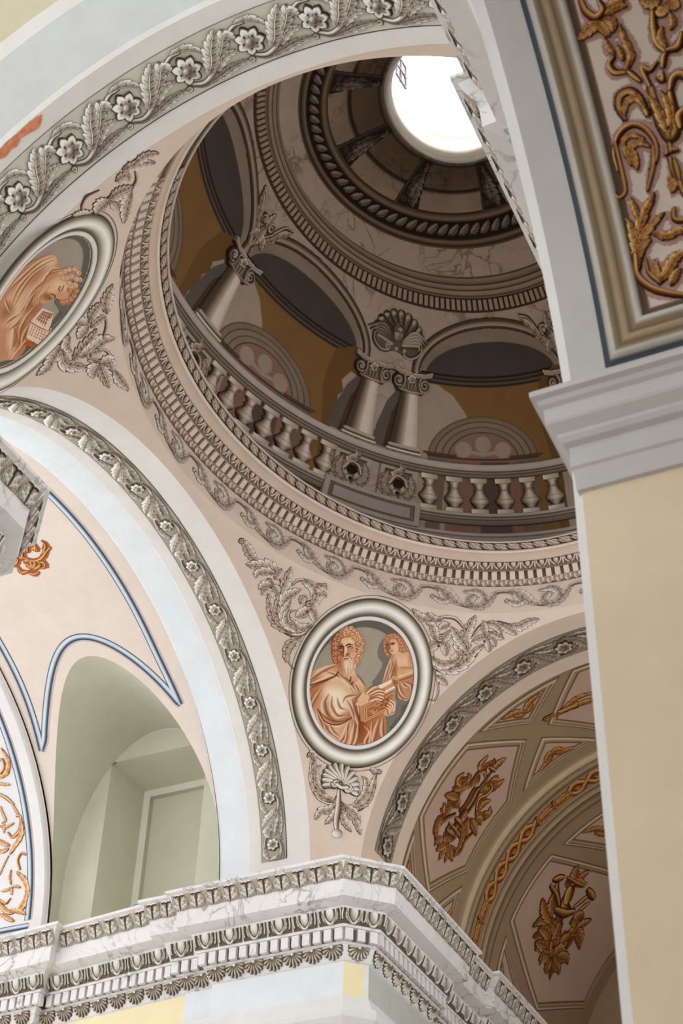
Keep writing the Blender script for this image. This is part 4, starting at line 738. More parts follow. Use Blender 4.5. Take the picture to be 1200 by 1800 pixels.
orn('acanthus_spray', A, (-92, 68, -98, 145), [
 ('s', 3.4, 0, TA((820, 960), (700, 1060), (560, 1040), (430, 900), (390, 760), (375, 640))), ('l', 9, 6, TA((600, 1040), (450, 930), (400, 780), (380, 640))), ('l', 8, 5, TA((520, 960), (470, 850), (490, 720), (520, 600))), ('s', 2.6, 0, TA((510, 620), (500, 500), (420, 380), (250, 320))),
 ('l', 9, 5, TA((500, 780), (510, 640), (560, 520), (600, 385))), ('L', 9, 6, TA((510, 800), (540, 690), (620, 640), (700, 600))), ('L', 8, 5, TA((540, 1000), (520, 870), (560, 770), (600, 700))), ('L', 7, 5, TA((690, 1030), (560, 960), (540, 870), (580, 800))), ('l', 7, 5, TA((800, 960), (690, 990), (610, 930), (550, 880))),
 ('S', 2.8, 0, TA((620, 560), (680, 510), (760, 520), (860, 560), (960, 600))), ('l', 7, 5, TA((860, 555), (960, 590), (1060, 640), (1145, 615))), ('l', 7, 4, TA((720, 515), (790, 560), (830, 610), (800, 680))), ('l', 6, 4, TA((700, 750), (730, 690), (770, 700))), ('v', 7.5, 40, TA((780, 755))), ('l', 7, 4, TA((800, 790), (850, 720), (880, 670), (965, 670))), ('l', 9, 5, TA((790, 800), (720, 840), (650, 880))), ('l', 7, 5, TA((790, 810), (820, 850), (840, 935))), ('s', 1.8, 0, TA((650, 815), (590, 830), (580, 900), (640, 960))), ('d', 2.4, 0, TA((760, 828))),
 ('l', 8, 5, TA((250, 320), (190, 250), (150, 180), (100, 105))), ('v', 4.4, 200, TA((92, 125))), ('l', 10, 5, TA((470, 430), (380, 370), (270, 360), (150, 355))), ('l', 7, 4, TA((430, 440), (340, 420), (260, 440), (250, 490))), ('v', 5, 10, TA((380, 520))), ('L', 8, 5, TA((420, 540), (360, 600), (310, 660))), ('l', 7, 4, TA((400, 560), (330, 560), (280, 600))), ('L', 7, 4, TA((420, 560), (460, 610), (480, 640))), ('l', 6, 4, TA((440, 500), (480, 450), (510, 400))), ('d', 2, 0, TA((400, 585))),
 ('L', 8, 5, TA((690, 1090), (590, 1150), (540, 1230), (530, 1330))), ('s', 1.2, 0, TA((640, 1140), (570, 1230), (560, 1330), (600, 1400)))], 'grey acanthus spray left of the medallion with the bearded man', GA)
B = Draw((-.6359, 1.7758, 4.9025), [[.00317, .000217], [.000187, -.003181]]); TB = tr(715, 1050, 5, 830, 1120)
orn('acanthus_spray', B, (-118, 122, -62, 118), [
 ('S', 3.2, 0, TB((190, 510), (230, 610), (360, 650), (500, 600), (590, 520), (640, 440), (690, 420))), ('l', 8, 6, TB((230, 600), (380, 640), (520, 570), (600, 470), (690, 425))), ('l', 7, 5, TB((200, 520), (290, 590), (390, 580), (440, 540))), ('L', 8, 6, TB((420, 600), (480, 500), (440, 420), (430, 330))), ('L', 8, 5, TB((380, 560), (440, 520), (430, 470))), ('l', 9, 5, TB((540, 450), (520, 330), (560, 240), (600, 160))), ('L', 9, 5, TB((530, 470), (470, 380), (430, 330), (390, 260))), ('s', 2.6, 0, TB((500, 270), (430, 190), (330, 170), (250, 190))), ('l', 7, 5, TB((310, 185), (200, 190), (110, 160), (45, 95))), ('l', 6, 4, TB((230, 180), (190, 150), (180, 130))), ('l', 6, 4, TB((370, 230), (310, 250), (290, 280))),
 ('v', 7, 220, TB((290, 360))), ('l', 7, 4, TB((260, 370), (240, 300), (220, 240), (170, 230))), ('L', 8, 5, TB((270, 400), (220, 430), (190, 470))), ('l', 8, 5, TB((290, 400), (330, 430), (340, 510))), ('l', 7, 5, TB((310, 380), (350, 340), (380, 290))), ('d', 2.4, 0, TB((275, 425))),
 ('s', 3, 0, TB((580, 340), (640, 260), (720, 225), (830, 225), (950, 255))), ('l', 7, 6, TB((880, 245), (980, 255), (1060, 210), (1150, 180))), ('l', 7, 5, TB((700, 225), (780, 250), (830, 320))), ('l', 6, 5, TB((820, 235), (890, 280), (960, 325))), ('v', 6, 200, TB((720, 335))), ('l', 6, 4, TB((730, 310), (790, 340), (850, 360))), ('L', 8, 5, TB((700, 350), (640, 370), (580, 385))), ('l', 7, 5, TB((700, 360), (720, 420), (715, 480))), ('l', 6, 4, TB((690, 320), (680, 260), (670, 205))), ('d', 2.2, 0, TB((680, 385))), ('l', 5, 4, TB((740, 350), (765, 400), (775, 430))),
 ('s', 1.4, 0, TB((200, 610), (250, 690), (270, 800), (240, 890), (190, 885))), ('l', 6, 4, TB((250, 690), (300, 720), (350, 765)))], 'grey acanthus spray right of the bearded man above the far arch', GA)
Cc_ = Draw((-1.383, 1.7451, 4.0465), [[.003269, .000433], [.000787, -.003048]]); TC = tr(530, 1310, 7.5, 605, 1400)
ops = [('S', 2.4, 0, TC((110, 200), (110, 480), (220, 700), (400, 770), (460, 680))), ('S', 2.4, 0, TC((970, 380), (940, 600), (800, 820), (640, 860), (540, 760))), ('l', 8, 6, TC((420, 740), (230, 640), (150, 420), (160, 190))), ('l', 6, 5, TC((300, 640), (200, 520), (180, 340), (240, 270))), ('L', 8, 6, TC((600, 830), (820, 760), (920, 560), (960, 390))), ('L', 6, 5, TC((700, 780), (820, 640), (840, 480), (790, 410))), ('l', 6, 3, TC((150, 200), (130, 120), (60, 130))), ('v', 3.6, 30, TC((75, 135))), ('v', 4.4, 120, TC((1010, 350))), ('l', 5, 3, TC((960, 380), (930, 330), (890, 330))),
 ('l', 7, 5, TC((450, 780), (350, 850), (240, 870), (170, 980))), ('L', 7, 5, TC((540, 800), (640, 920), (700, 980), (760, 1180))), ('L', 6, 4, TC((560, 800), (690, 880), (760, 1000))), ('l', 6, 4, TC((460, 820), (400, 940), (300, 1040))), ('L', 6, 4, TC((520, 850), (560, 1020), (640, 1140))), ('s', 5, 0, TC((490, 600), (480, 800), (450, 1000), (450, 1160)))]
k = Cv(-80, 80, -82, 80, 1.5)
shell = thing('shell_palmette', Cc_.x0, 'grey scallop shell palmette hanging below the medallion over the pier', 'ornament')
for kind, w, lob, pts in ops:
    if kind in 'lL': k.leaf(pts, w, ORN, lob, .006, ol=.8, flip=1 if kind == 'l' else -1)
    elif kind == 'v': k.stroke(spiral(pts[0], w*.25, w, lob, 1.3, 22), w*.24, ORN[1], ORN[2], ORN[0], h=.005, edge=(ORN[0], .8))
    else: k.stroke(pts, w, ORN[1], ORN[2], ORN[0], tap=(.5, .5), h=.004, edge=(ORN[0], .8))
p = TC((450, 1150))[0]; k.disc((p[0], p[1]+2), 9.5, (206, 194, 180), .02, (244, 238, 230), (110, 94, 78), ry=8)
k.mesh('acanthus_leaves', Cc_.fn, shell, .002)
k = Cv(-48, 36, -62, 6, 1.7); cen = TC((500, 520))[0]
for i in range(13):
    a = math.radians(-20+ (220)*i/12); L_ = 36-7*abs(math.cos(a))**2; tip = (cen[0]+L_*math.cos(a)*1.0+ .0, cen[1]-L_*math.sin(a)*.92+7*math.cos(a))
    k.stroke([cen, ((cen[0]+tip[0])/2, (cen[1]+tip[1])/2), tip], 4.4, (214, 204, 190), (242, 236, 228), (116, 100, 84), tap=(.25, 1), h=.012, edge=(ORN[0], .9))
for c_, a0, s_ in ((TC((425, 510))[0], 20, 1), (TC((600, 570))[0], 160, -1)): k.stroke(spiral(c_, 1.5, 7, a0, 1.4*s_, 26), 2.3, (226, 218, 208), (246, 242, 236), (130, 112, 96), h=.016, edge=(ORN[0], .9))
k.stroke(TC((440, 520), (510, 560), (580, 560)), 3, (232, 224, 214), (246, 242, 236), (130, 112, 96), h=.015, edge=(ORN[0], .9))
k.mesh('scallop_shell', Cc_.fn, shell, .008)
D_ = Draw((-1.3648, -1.0642, 4.8483), [[.002351, .003198], [.003208, -.000408]]); TD = tr(0, 380, 5.4545, 150, 605)
orn('acanthus_spray', D_, (-100, 80, -115, 95), [('S', 3, 0, TD((560, 1240), (560, 1400), (650, 1470), (780, 1460), (860, 1440))), ('l', 8, 5, TD((570, 1260), (600, 1400), (720, 1440), (830, 1450))), ('l', 8, 5, TD((700, 1370), (780, 1280), (870, 1180), (920, 1080))), ('L', 8, 6, TD((760, 1340), (880, 1260), (980, 1180), (1090, 1160))), ('s', 2, 0, TD((980, 1160), (1010, 1050), (990, 960), (900, 950))), ('v', 5, 40, TD((830, 1030))), ('l', 7, 4, TD((820, 1030), (760, 1010), (710, 1000))), ('l', 7, 4, TD((830, 1050), (780, 1110), (740, 1170))), ('l', 7, 5, TD((850, 990), (900, 900), (950, 820))), ('l', 6, 4, TD((870, 1060), (930, 1010), (990, 960))), ('l', 7, 5, TD((1010, 920), (1000, 800), (1040, 640))), ('l', 6, 4, TD((650, 1140), (620, 1240), (680, 1300))),
 ('S', 2.4, 0, TD((900, 1290), (1000, 1280), (1070, 1370), (1090, 1500), (1190, 1660))), ('v', 5, 200, TD((940, 1400))), ('l', 8, 5, TD((930, 1420), (880, 1470), (870, 1550))), ('L', 8, 5, TD((950, 1420), (990, 1520), (1020, 1640))), ('l', 7, 4, TD((920, 1380), (870, 1330), (960, 1290))), ('L', 7, 5, TD((960, 1400), (1040, 1380), (1060, 1480))), ('l', 6, 5, TD((1080, 1480), (1120, 1570), (1195, 1650))), ('l', 7, 5, TD((560, 1230), (480, 1330), (430, 1420), (330, 1490)))], 'grey acanthus spray under the upper left medallion', GA, fat=1.5)
E_ = Draw((-.7703, -1.7327, 4.8656), [[.001184, .004088], [.004018, .002481]]); TE = tr(60, 250, 3.913, 215, 330)
orn('acanthus_spray', E_, (-95, 60, -90, 85), [('s', 2.2, 0, TE((380, 480), (320, 440), (350, 360), (440, 320))), ('l', 6, 5, TE((380, 480), (300, 480), (250, 470))), ('v', 5, 60, TE((510, 385))), ('l', 7, 5, TE((500, 390), (440, 430), (410, 480))), ('l', 7, 5, TE((520, 400), (550, 420), (570, 460))), ('l', 7, 6, TE((520, 380), (600, 340), (680, 300))), ('l', 6, 5, TE((560, 260), (620, 230), (650, 260))), ('l', 6, 5, TE((600, 180), (720, 140), (820, 130))), ('S', 2, 0, TE((690, 200), (700, 260), (660, 330))), ('l', 6, 5, TE((660, 330), (620, 430), (595, 545))), ('l', 5, 5, TE((680, 130), (760, 80), (840, 60)))], 'grey acanthus spray above the upper left medallion', GA, fat=1.7)
# ---------------------------------------------------------------- the painted loggia inside the dome
GD = ((70, 53, 41), (172, 152, 134), (244, 230, 216)); KU = .0196
def ringband(name, rows, parent, m=None, th=(40, 262), n=181, **k):
    """rows (z, h, colour): a moulding painted and raised all round the dome"""
    t = np.linspace(*th, n); U, V = np.meshgrid(t, [r[0] for r in rows], indexing='ij'); H = np.broadcast_to(np.array([r[1] for r in rows]), U.shape)
    C = np.broadcast_to(np.array([r[2] for r in rows], float), U.shape+(3,))
    return mk(name, dome(U, V, H).reshape(-1, 3), gridf(n, len(rows)), m or PAINT, parent, C.reshape(-1, 3), True, **k)
def LG(p0): return lambda u, z, h=0.: dome(bay(p0, z)-np.asarray(u)/KU, z, h)
dk, md, lt = GD
GOLD, GOLD2, GREYW, VAULT, DARKV = (140, 104, 58), (122, 86, 46), (182, 164, 142), (156, 139, 124), (80, 69, 62)
def paint_bay(k, p):
    W_ = 19.6*KU
    k.poly([(-W_, 5.84), (-W_, 6.53)]+[(-W_+.015+(W_-.015)*2*i/40, 6.56+.215*math.sqrt(max(0, 1-(i/20-1)**2))) for i in range(41)]+[(W_, 6.53), (W_, 5.84)], GOLD, False)
    n0 = lambda r, z0, hh: [(r*W_*math.cos(a), z0+hh*math.sin(a)) for a in np.linspace(0, PI, 40)]
    k.poly(n0(.97, 6.54, .225), VAULT, False, over=True)                                     # the little vault and its dark lunette
    k.poly([(-.35*W_, 6.76), (.1*W_, 6.70), (.55*W_, 6.66), (.95*W_, 6.60), (.8*W_, 6.70), (.2*W_, 6.78)], (150, 134, 118), True, over=True)
    k.poly(n0(.90, 6.545, .155), DARKV, False, over=True); k.blob((-.1*W_, 6.60), .2, .05, 0, (88, 78, 70), .6)
    for i, c in enumerate(((52, 42, 36), (104, 90, 78), (58, 44, 36), (92, 76, 62), (48, 36, 28))): k.poly([(-W_, 6.520+.009*i), (W_, 6.520+.009*i), (W_, 6.529+.009*i), (-W_, 6.529+.009*i)], c, False, over=True)
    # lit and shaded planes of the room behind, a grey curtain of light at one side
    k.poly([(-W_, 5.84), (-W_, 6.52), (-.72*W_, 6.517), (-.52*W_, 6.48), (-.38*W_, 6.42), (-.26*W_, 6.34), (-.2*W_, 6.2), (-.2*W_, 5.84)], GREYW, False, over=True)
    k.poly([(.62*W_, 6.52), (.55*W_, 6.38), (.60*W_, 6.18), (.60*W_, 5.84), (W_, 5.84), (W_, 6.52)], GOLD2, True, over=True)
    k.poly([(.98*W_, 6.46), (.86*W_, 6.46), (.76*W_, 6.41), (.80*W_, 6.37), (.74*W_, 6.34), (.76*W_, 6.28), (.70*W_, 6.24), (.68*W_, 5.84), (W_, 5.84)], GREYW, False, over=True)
    # blind fanlight doorway
    c0 = (-.16*W_, 6.215); R = .62*W_
    for r, c in ((1.0, (112, 92, 74)), (.97, (140, 122, 104)), (.88, (84, 68, 54)), (.86, (150, 132, 114)), (.76, (88, 72, 58)), (.74, (146, 128, 108)), (.64, (74, 60, 50)), (.62, (150, 118, 104))):
        k.poly([(c0[0]+R*r*math.cos(a), c0[1]+R*.78*r*math.sin(a)) for a in np.linspace(0, PI, 30)], c, False, over=True)
    for x, y, a in ((-.36, .2, 0), (0, .34, 0), (.36, .2, 0)): k.disc((c0[0]+x*R, c0[1]+y*R*.8), .15*R, (176, 158, 138), over=True); k.stroke([(c0[0]+x*R*.9, c0[1]+y*R*.7), (c0[0]+.05*x*R, c0[1]+.02)], .035*R, (176, 158, 138), over=True)
    k.poly([(c0[0]-R*.62, 5.84), (c0[0]-R*.62, 6.215), (c0[0]+R*.62, 6.215), (c0[0]+R*.62, 5.84)], (150, 112, 98), False, over=True); k.poly([(c0[0]-.05*R, 5.84), (c0[0]-.05*R, 6.20), (c0[0]+R*.45, 6.20), (c0[0]+R*.45, 5.84)], (104, 84, 76), False, over=True)
    for s_ in (-1, 1): k.poly([(c0[0]+s_*R*1.02, 6.225), (c0[0]+s_*R*.6, 6.225), (c0[0]+s_*R*.66, 6.15), (c0[0]+s_*R*.70, 5.84), (c0[0]+s_*R*.92, 5.84), (c0[0]+s_*R*.94, 6.15)], (130, 110, 92), False, over=True); k.stroke([(c0[0]+s_*R*1.06, 6.222), (c0[0]+s_*R*.5, 6.222)], .006, (92, 74, 58), over=True)
    k.stroke([(c0[0]-R, 6.212), (c0[0]+R, 6.212)], .004, (78, 62, 50), over=True)
kb = Cv(-19.6*KU, 19.6*KU, 5.845, 6.79, 330); paint_bay(kb, 0)
# archivolt
ka = Cv(-21.5*KU, 21.5*KU, 6.545, 6.815, 330); ap_ = [(20.2*KU*math.cos(a), 6.56+.212*math.sin(a)) for a in np.linspace(0, PI, 50)]
ka.stroke(ap_, .016, (170, 150, 132), (206, 190, 174), (110, 92, 76), h=.010, edge=(dk, .006)); ka.stroke([(x*.965, 6.56+(z-6.56)*.935) for x, z in ap_], .004, (88, 70, 56)); ka.stroke([(x*1.03, 6.56+(z-6.56)*1.05) for x, z in ap_], .0035, (92, 74, 60))
# baluster
BPF = [(0, .042), (.13, .042), (.135, .026), (.17, .024), (.20, .030), (.27, .042), (.34, .047), (.39, .049), (.41, .049), (.43, .044), (.50, .033), (.60, .024), (.65, .022), (.66, .029), (.685, .029), (.70, .022), (.77, .022), (.83, .029), (.86, .036), (.865, .042), (1.0, .042)]
kl = Cv(-.05, .05, 5.955, 6.127, 420)
for i in range(kl.Y.size):
    f = (kl.Y[i]-5.957)/.168
    if 0 <= f <= 1:
        w = .82*np.interp(f, [a for a, _ in BPF], [b for _, b in BPF]); q = kl.X/w; m = np.clip((w-np.abs(kl.X))/kl.px+.5, 0, 1)
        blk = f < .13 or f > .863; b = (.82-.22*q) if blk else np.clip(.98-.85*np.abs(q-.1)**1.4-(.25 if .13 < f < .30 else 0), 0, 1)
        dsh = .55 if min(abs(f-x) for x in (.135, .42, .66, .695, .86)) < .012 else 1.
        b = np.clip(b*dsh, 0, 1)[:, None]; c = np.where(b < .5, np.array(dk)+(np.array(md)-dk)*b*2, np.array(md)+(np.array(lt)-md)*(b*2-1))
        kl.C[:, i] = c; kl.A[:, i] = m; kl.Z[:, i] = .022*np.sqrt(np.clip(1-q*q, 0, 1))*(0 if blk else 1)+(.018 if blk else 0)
# columns: shaft, base, capital and the dark pilaster behind
ks = Cv(-.075, .075, 6.222, 6.466, 400)
for i in range(ks.Y.size):
    f = (ks.Y[i]-6.222)/.243; w = .062-.018*f; q = ks.X/w
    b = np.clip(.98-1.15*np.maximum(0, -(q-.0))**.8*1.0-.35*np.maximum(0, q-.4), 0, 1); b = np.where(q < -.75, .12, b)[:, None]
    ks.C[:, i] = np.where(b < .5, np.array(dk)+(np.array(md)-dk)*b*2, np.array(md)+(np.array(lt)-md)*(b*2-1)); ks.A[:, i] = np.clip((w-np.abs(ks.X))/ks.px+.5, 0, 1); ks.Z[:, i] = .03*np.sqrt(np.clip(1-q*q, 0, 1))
kbz = Cv(-.085, .085, 6.196, 6.232, 400); kbz.poly([(-.076, 6.197), (-.076, 6.207), (-.066, 6.214), (-.07, 6.222), (-.062, 6.231), (.062, 6.231), (.07, 6.222), (.066, 6.214), (.076, 6.207), (.076, 6.197)], (178, 160, 144), False, .03)
kbz.stroke([(-.07, 6.211), (.07, 6.211)], .003, dk, over=True); kbz.stroke([(-.07, 6.202), (.07, 6.202)], .004, lt, over=True); kbz.stroke([(-.066, 6.224), (.064, 6.224)], .003, (206, 190, 176), over=True)
kc = Cv(-.115, .115, 6.455, 6.575, 460)
kc.poly([(-.055, 6.458), (-.06, 6.50), (-.08, 6.54), (.08, 6.54), (.06, 6.50), (.055, 6.458)], (124, 104, 88), False, .012); kc.stroke([(-.054, 6.466), (0, 6.461), (.054, 6.466)], .007, md, lt, dk, h=.03, edge=(dk, .002))
kc.poly([(-.106, 6.562), (-.06, 6.548), (0, 6.544), (.06, 6.548), (.106, 6.562), (.10, 6.535), (.05, 6.524), (0, 6.522), (-.05, 6.524), (-.10, 6.535)], (176, 158, 142), False, .026); kc.stroke([(-.105, 6.563), (-.05, 6.549), (0, 6.546), (.05, 6.549), (.105, 6.563)], .004, lt, over=True); kc.stroke([(-.10, 6.537), (-.05, 6.526), (0, 6.524), (.05, 6.526), (.10, 6.537)], .003, dk, over=True)
for s_ in (-1, 1): kc.disc((s_*.066, 6.502), .029, (96, 78, 62), .016); kc.stroke(spiral((s_*.066, 6.502), .004, .027, 90-s_*20, -s_*1.6, 34), .0058, md, lt, dk, h=.03, edge=(dk, .0015)); kc.stroke([(s_*.04, 6.525), (s_*.036, 6.50), (s_*.045, 6.475)], .006, md, lt, dk, h=.024, edge=(dk, .0015))
kc.flower((0, 6.518), .021, GD, 5, 0, .03)
for x in (-.018, 0, .018): kc.stroke([(x, 6.50), (x*.8, 6.478)], .004, (80, 62, 50), lt, dk, over=True)
kp = Cv(-.16, .0, 6.2, 6.51, 330); kp.poly([(-.10, 6.2), (-.135, 6.2), (-.125, 6.30), (-.10, 6.40), (-.065, 6.455), (-.02, 6.455), (-.04, 6.40), (-.06, 6.2)], (104, 94, 86), False); kp.poly([(-.085, 6.2), (-.07, 6.36), (-.03, 6.45), (-.01, 6.45), (-.03, 6.2)], (84, 60, 42), False); kp.poly([(-.07, 6.455), (-.085, 6.48), (-.09, 6.505), (-.03, 6.505), (-.02, 6.455)], (86, 70, 58)); kp.disc((-.075, 6.485), .014, (110, 92, 76), over=True)
# pedestals with a leaf wreath
kq = Cv(-.075, .075, 5.975, 6.122, 420); kq.fill((188, 174, 164), .012); kq.poly([(-.053, 5.992), (-.053, 6.104), (.053, 6.104), (.053, 5.992)], (120, 102, 82), False)
for a_, b_ in (((-.053, 5.992), (-.053, 6.104)), ((-.053, 6.104), (.053, 6.104))): kq.stroke([a_, b_], .003, dk)
kw = Cv(-.075, .075, 5.965, 6.150, 460)
for s_ in (-1, 1):
    kw.leaf([(s_*.008, 5.985), (s_*.050, 6.0), (s_*.060, 6.05), (s_*.045, 6.095)], .022, GD, 5, .012, flip=s_); kw.leaf([(s_*.010, 5.995), (s_*.03, 6.02), (s_*.035, 6.06), (s_*.015, 6.085)], .018, GD, 4, .014, flip=s_); kw.leaf([(s_*.01, 5.985), (s_*.02, 5.975), (s_*.035, 5.972)], .012, GD, 3, .01)
kw.leaf([(.0, 6.06), (-.015, 6.09), (.012, 6.115), (.0, 6.148)], .018, GD, 4, .014); kw.disc((0, 6.045), .022, (40, 28, 20), .004); kw.disc((0, 6.0), .015, (176, 160, 144), .02, lt, dk); kw.disc((0, 6.0), .0085, (36, 26, 20), over=True); kw.stroke([(-.03, 6.04), (-.01, 6.078), (.02, 6.07), (.032, 6.04)], .007, md, lt, dk, h=.016, edge=(dk, .002))
kn = Cv(-.186, .186, 5.85, 5.972, 330); kn.fill((186, 172, 162), .012)
for r, c in ((0, (92, 76, 62)), (.006, (160, 144, 130)), (.010, (84, 68, 56)), (.016, (178, 164, 154))): kn.poly([(-.165+r, 5.872+r*.8), (-.165+r, 5.952-r*.8), (.165-r, 5.952-r*.8), (.165-r, 5.872+r*.8)], c, False)
# cherub in a shell
def cherub():
    k = Cv(-.19, .19, 6.585, 6.785, 420); c0 = (0, 6.66)
    for i in range(9):
        a = math.radians(8+164*i/8); L_ = .125; tip = (c0[0]+L_*1.0*math.cos(a), c0[1]+.085*math.sin(a)+.012); k.stroke([c0, tip], .021, (128, 110, 94), (168, 150, 134), (64, 48, 38), tap=(.3, 1), h=.012, edge=(dk, .004)); k.disc(tip, .013, (150, 132, 116), .014, lt, dk)
    for s_ in (-1, 1):
        k.poly([(0, 6.655), (s_*.125, 6.665), (s_*.13, 6.63), (s_*.08, 6.60), (0, 6.615)], (112, 94, 80)); k.stroke([(s_*.13, 6.67), (s_*.13, 6.63), (s_*.085, 6.600), (s_*.045, 6.606), (s_*.035, 6.63)], .006, md, lt, dk, h=.012, edge=(dk, .002)); k.stroke(spiral((s_*.045, 6.622), .003, .014, 200, s_*1.2, 18), .004, md, lt, dk, h=.012)
        for j in range(5): k.stroke([(s_*.03, 6.655-.004*j), (s_*(.09+.006*j), 6.70-.012*j), (s_*(.175-.016*j), 6.672-.011*j)], .0085, (170, 154, 138), (214, 200, 186), (84, 66, 54), tap=(1, .2), h=.016, edge=(dk, .0015))
    k.disc((0, 6.685), .026, (190, 172, 156), .028, (216, 202, 188), (120, 100, 86), ry=.03)
    for i in range(9): a = math.radians(10+160*i/8); k.disc((.025*math.cos(a), 6.69+.028*math.sin(a)), .008, (120, 100, 84), .03, (170, 152, 136), dk)
    for s_ in (-1, 1): k.stroke([(s_*.004, 6.689), (s_*.016, 6.690)], .0022, dk, over=True); k.stroke([(s_*.003, 6.694), (s_*.017, 6.696)], .0016, (90, 72, 58), over=True)
    k.stroke([(-.002, 6.688), (.003, 6.680), (-.002, 6.678)], .0016, (110, 88, 72), over=True); k.stroke([(-.006, 6.671), (.006, 6.671)], .0018, (90, 66, 54), over=True); k.disc((0, 6.62), .011, (196, 180, 164), .02, lt, dk)
    return k
kch = cherub()
ksp = Cv(-.16, .16, 6.60, 6.80, 420)
for s_ in (-1, 1): ksp.leaf([(s_*.01, 6.64), (s_*.05, 6.67), (s_*.09, 6.72), (s_*.15, 6.775)], .024, GD, 5, .01, flip=s_); ksp.stroke([(0, 6.64), (s_*.05, 6.69), (s_*.10, 6.765), (s_*.155, 6.785)], .005, md, lt, dk, h=.01, edge=(dk, .002)); ksp.stroke(spiral((s_*.032, 6.712), .004, .024, 90, -s_*1.4, 26), .006, md, lt, dk, h=.014, edge=(dk, .002)); ksp.leaf([(0, 6.66), (s_*.03, 6.645), (s_*.05, 6.615)], .018, GD, 4, .01, flip=s_)
ksp.leaf([(0, 6.70), (0, 6.65), (0, 6.605)], .024, GD, 5, .012); ksp.leaf([(0, 6.70), (0, 6.73), (.01, 6.77)], .018, GD, 4, .012)
NAMEB = {0: 'over the far vault', 1: 'over the left arch', -1: 'hidden by the near pier'}
baseC = dome(np.array(133.), np.array(5.9))
for p in (0, 1, 2):
    f = LG(p); lab = {0: 'painted arched bay with golden wall next to the near pier', 1: 'painted arched bay with golden wall left of the paired columns', 2: 'painted arched bay half hidden at the left of the dome'}[p]
    b = thing('painted_arch_bay', dome(np.array(float(bay(p, 5.9))), np.array(5.9)), lab, 'mural', 'arched bays painted round the dome')
    kb.mesh('room_wall', f, b, .003, False); ka.mesh('archivolt', f, b, .005)
COLS = [(.5, 5.0, 'left column of the central painted pair with scroll capital', 'left pedestal of the central painted pair, leaf wreath in relief'), (.5, -5.0, 'right column of the central painted pair with scroll capital', 'right pedestal of the central painted pair, leaf wreath in relief'), (1.5, 0., 'single painted column at the left of the loggia', 'pedestal below the single painted column at the left of the loggia'), (-.5, 0., 'painted column whose capital peeps out beside the near pier', 'sliver of a painted pedestal beside the near pier impost')]
for p, off, l1, l2 in COLS:
    q = lambda u, z, h=0., p=p, off=off: dome(bay(p, z)+off-np.asarray(u)/KU, z, h)
    c = thing('painted_column', q(np.array(0.), np.array(6.2)), l1, 'column', 'painted columns of the dome loggia')
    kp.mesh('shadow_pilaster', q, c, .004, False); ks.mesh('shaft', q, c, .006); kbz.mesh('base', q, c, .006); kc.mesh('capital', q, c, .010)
    pq = lambda u, z, h=0., p=p, off=off: dome(bay(p, z)+off*.95-np.asarray(u)/KU, z, h)
    d = thing('painted_pedestal', q(np.array(0.), np.array(5.98)), l2, 'pedestal', 'painted pedestals of the dome loggia')
    kq.mesh('block', pq, d, .006); kw.mesh('wreath', pq, d, .02)
kn1 = Cv(-.09, .09, 5.85, 5.972, 330); kn1.fill((186, 172, 162), .012)
for r, c in ((0, (92, 76, 62)), (.006, (160, 144, 130)), (.010, (84, 68, 56)), (.016, (178, 164, 154))): kn1.poly([(-.07+r, 5.872+r*.8), (-.07+r, 5.952-r*.8), (.07-r, 5.952-r*.8), (.07-r, 5.872+r*.8)], c, False)
for p in (-.5, .5, 1.5):
    f = lambda u, z, h=0., p=p: dome(bay(p, z)-np.asarray(u)/KU, z, h)
    (kn if p == .5 else kn1).mesh('painted_plinth', f, dome_o, .036)
    if p == .5: o = kch.mesh('winged_head_shell', f, None, .006); tagit(o, None, 'winged child head in a scallop shell above the paired columns', 'ornament')
    else: o = ksp.mesh('spandrel_leafwork', f, None, .006); tagit(o, None, 'scrolled leafwork between painted arches ' + ('at the left of the dome' if p > 1 else 'beside the near pier'), 'ornament', 'scrolled leafwork between the painted arches')
# balustrade: rail and base course round the dome, balusters one by one
t_ = (70, 200)
rail = thing('painted_balustrade', dome(np.array(133.), np.array(5.93)), 'pale painted balustrade running round the foot of the dome', 'balustrade')
ringband('rail', [(6.122, 0, (66, 50, 38)), (6.126, .02, (120, 102, 86)), (6.14, .03, (160, 142, 126)), (6.142, .03, (70, 54, 42)), (6.15, .036, (168, 150, 134)), (6.158, .036, (78, 62, 50)), (6.16, .045, (206, 192, 182)), (6.188, .045, (206, 192, 182)), (6.19, 0, (90, 72, 58))], rail, th=t_, n=121)
ringband('base_course', [(5.84, .02, (196, 184, 176)), (5.856, .02, (196, 184, 176)), (5.858, 0, (96, 88, 82)), (5.893, 0, (98, 90, 82)), (5.895, .01, (66, 52, 42)), (5.90, .02, (140, 122, 104)), (5.92, .026, (146, 128, 112)), (5.922, .026, (72, 56, 44)), (5.93, .03, (178, 160, 146)), (5.94, .03, (96, 78, 64)), (5.944, .034, (200, 186, 176)), (5.956, .034, (200, 186, 176)), (5.958, 0, (110, 92, 76))], rail, th=t_, n=121)
for lo, hi, n in ((96.3, 121.9, 6), (143.2, 169.2, 7), (181., 196, 4)):
    for i in range(n):
        th0 = lo+(hi-lo)*i/max(1, n-1); kl.mesh('baluster', lambda u, z, h=0., th0=th0: dome(th0-np.asarray(u)/KU, z, h), rail, .008)
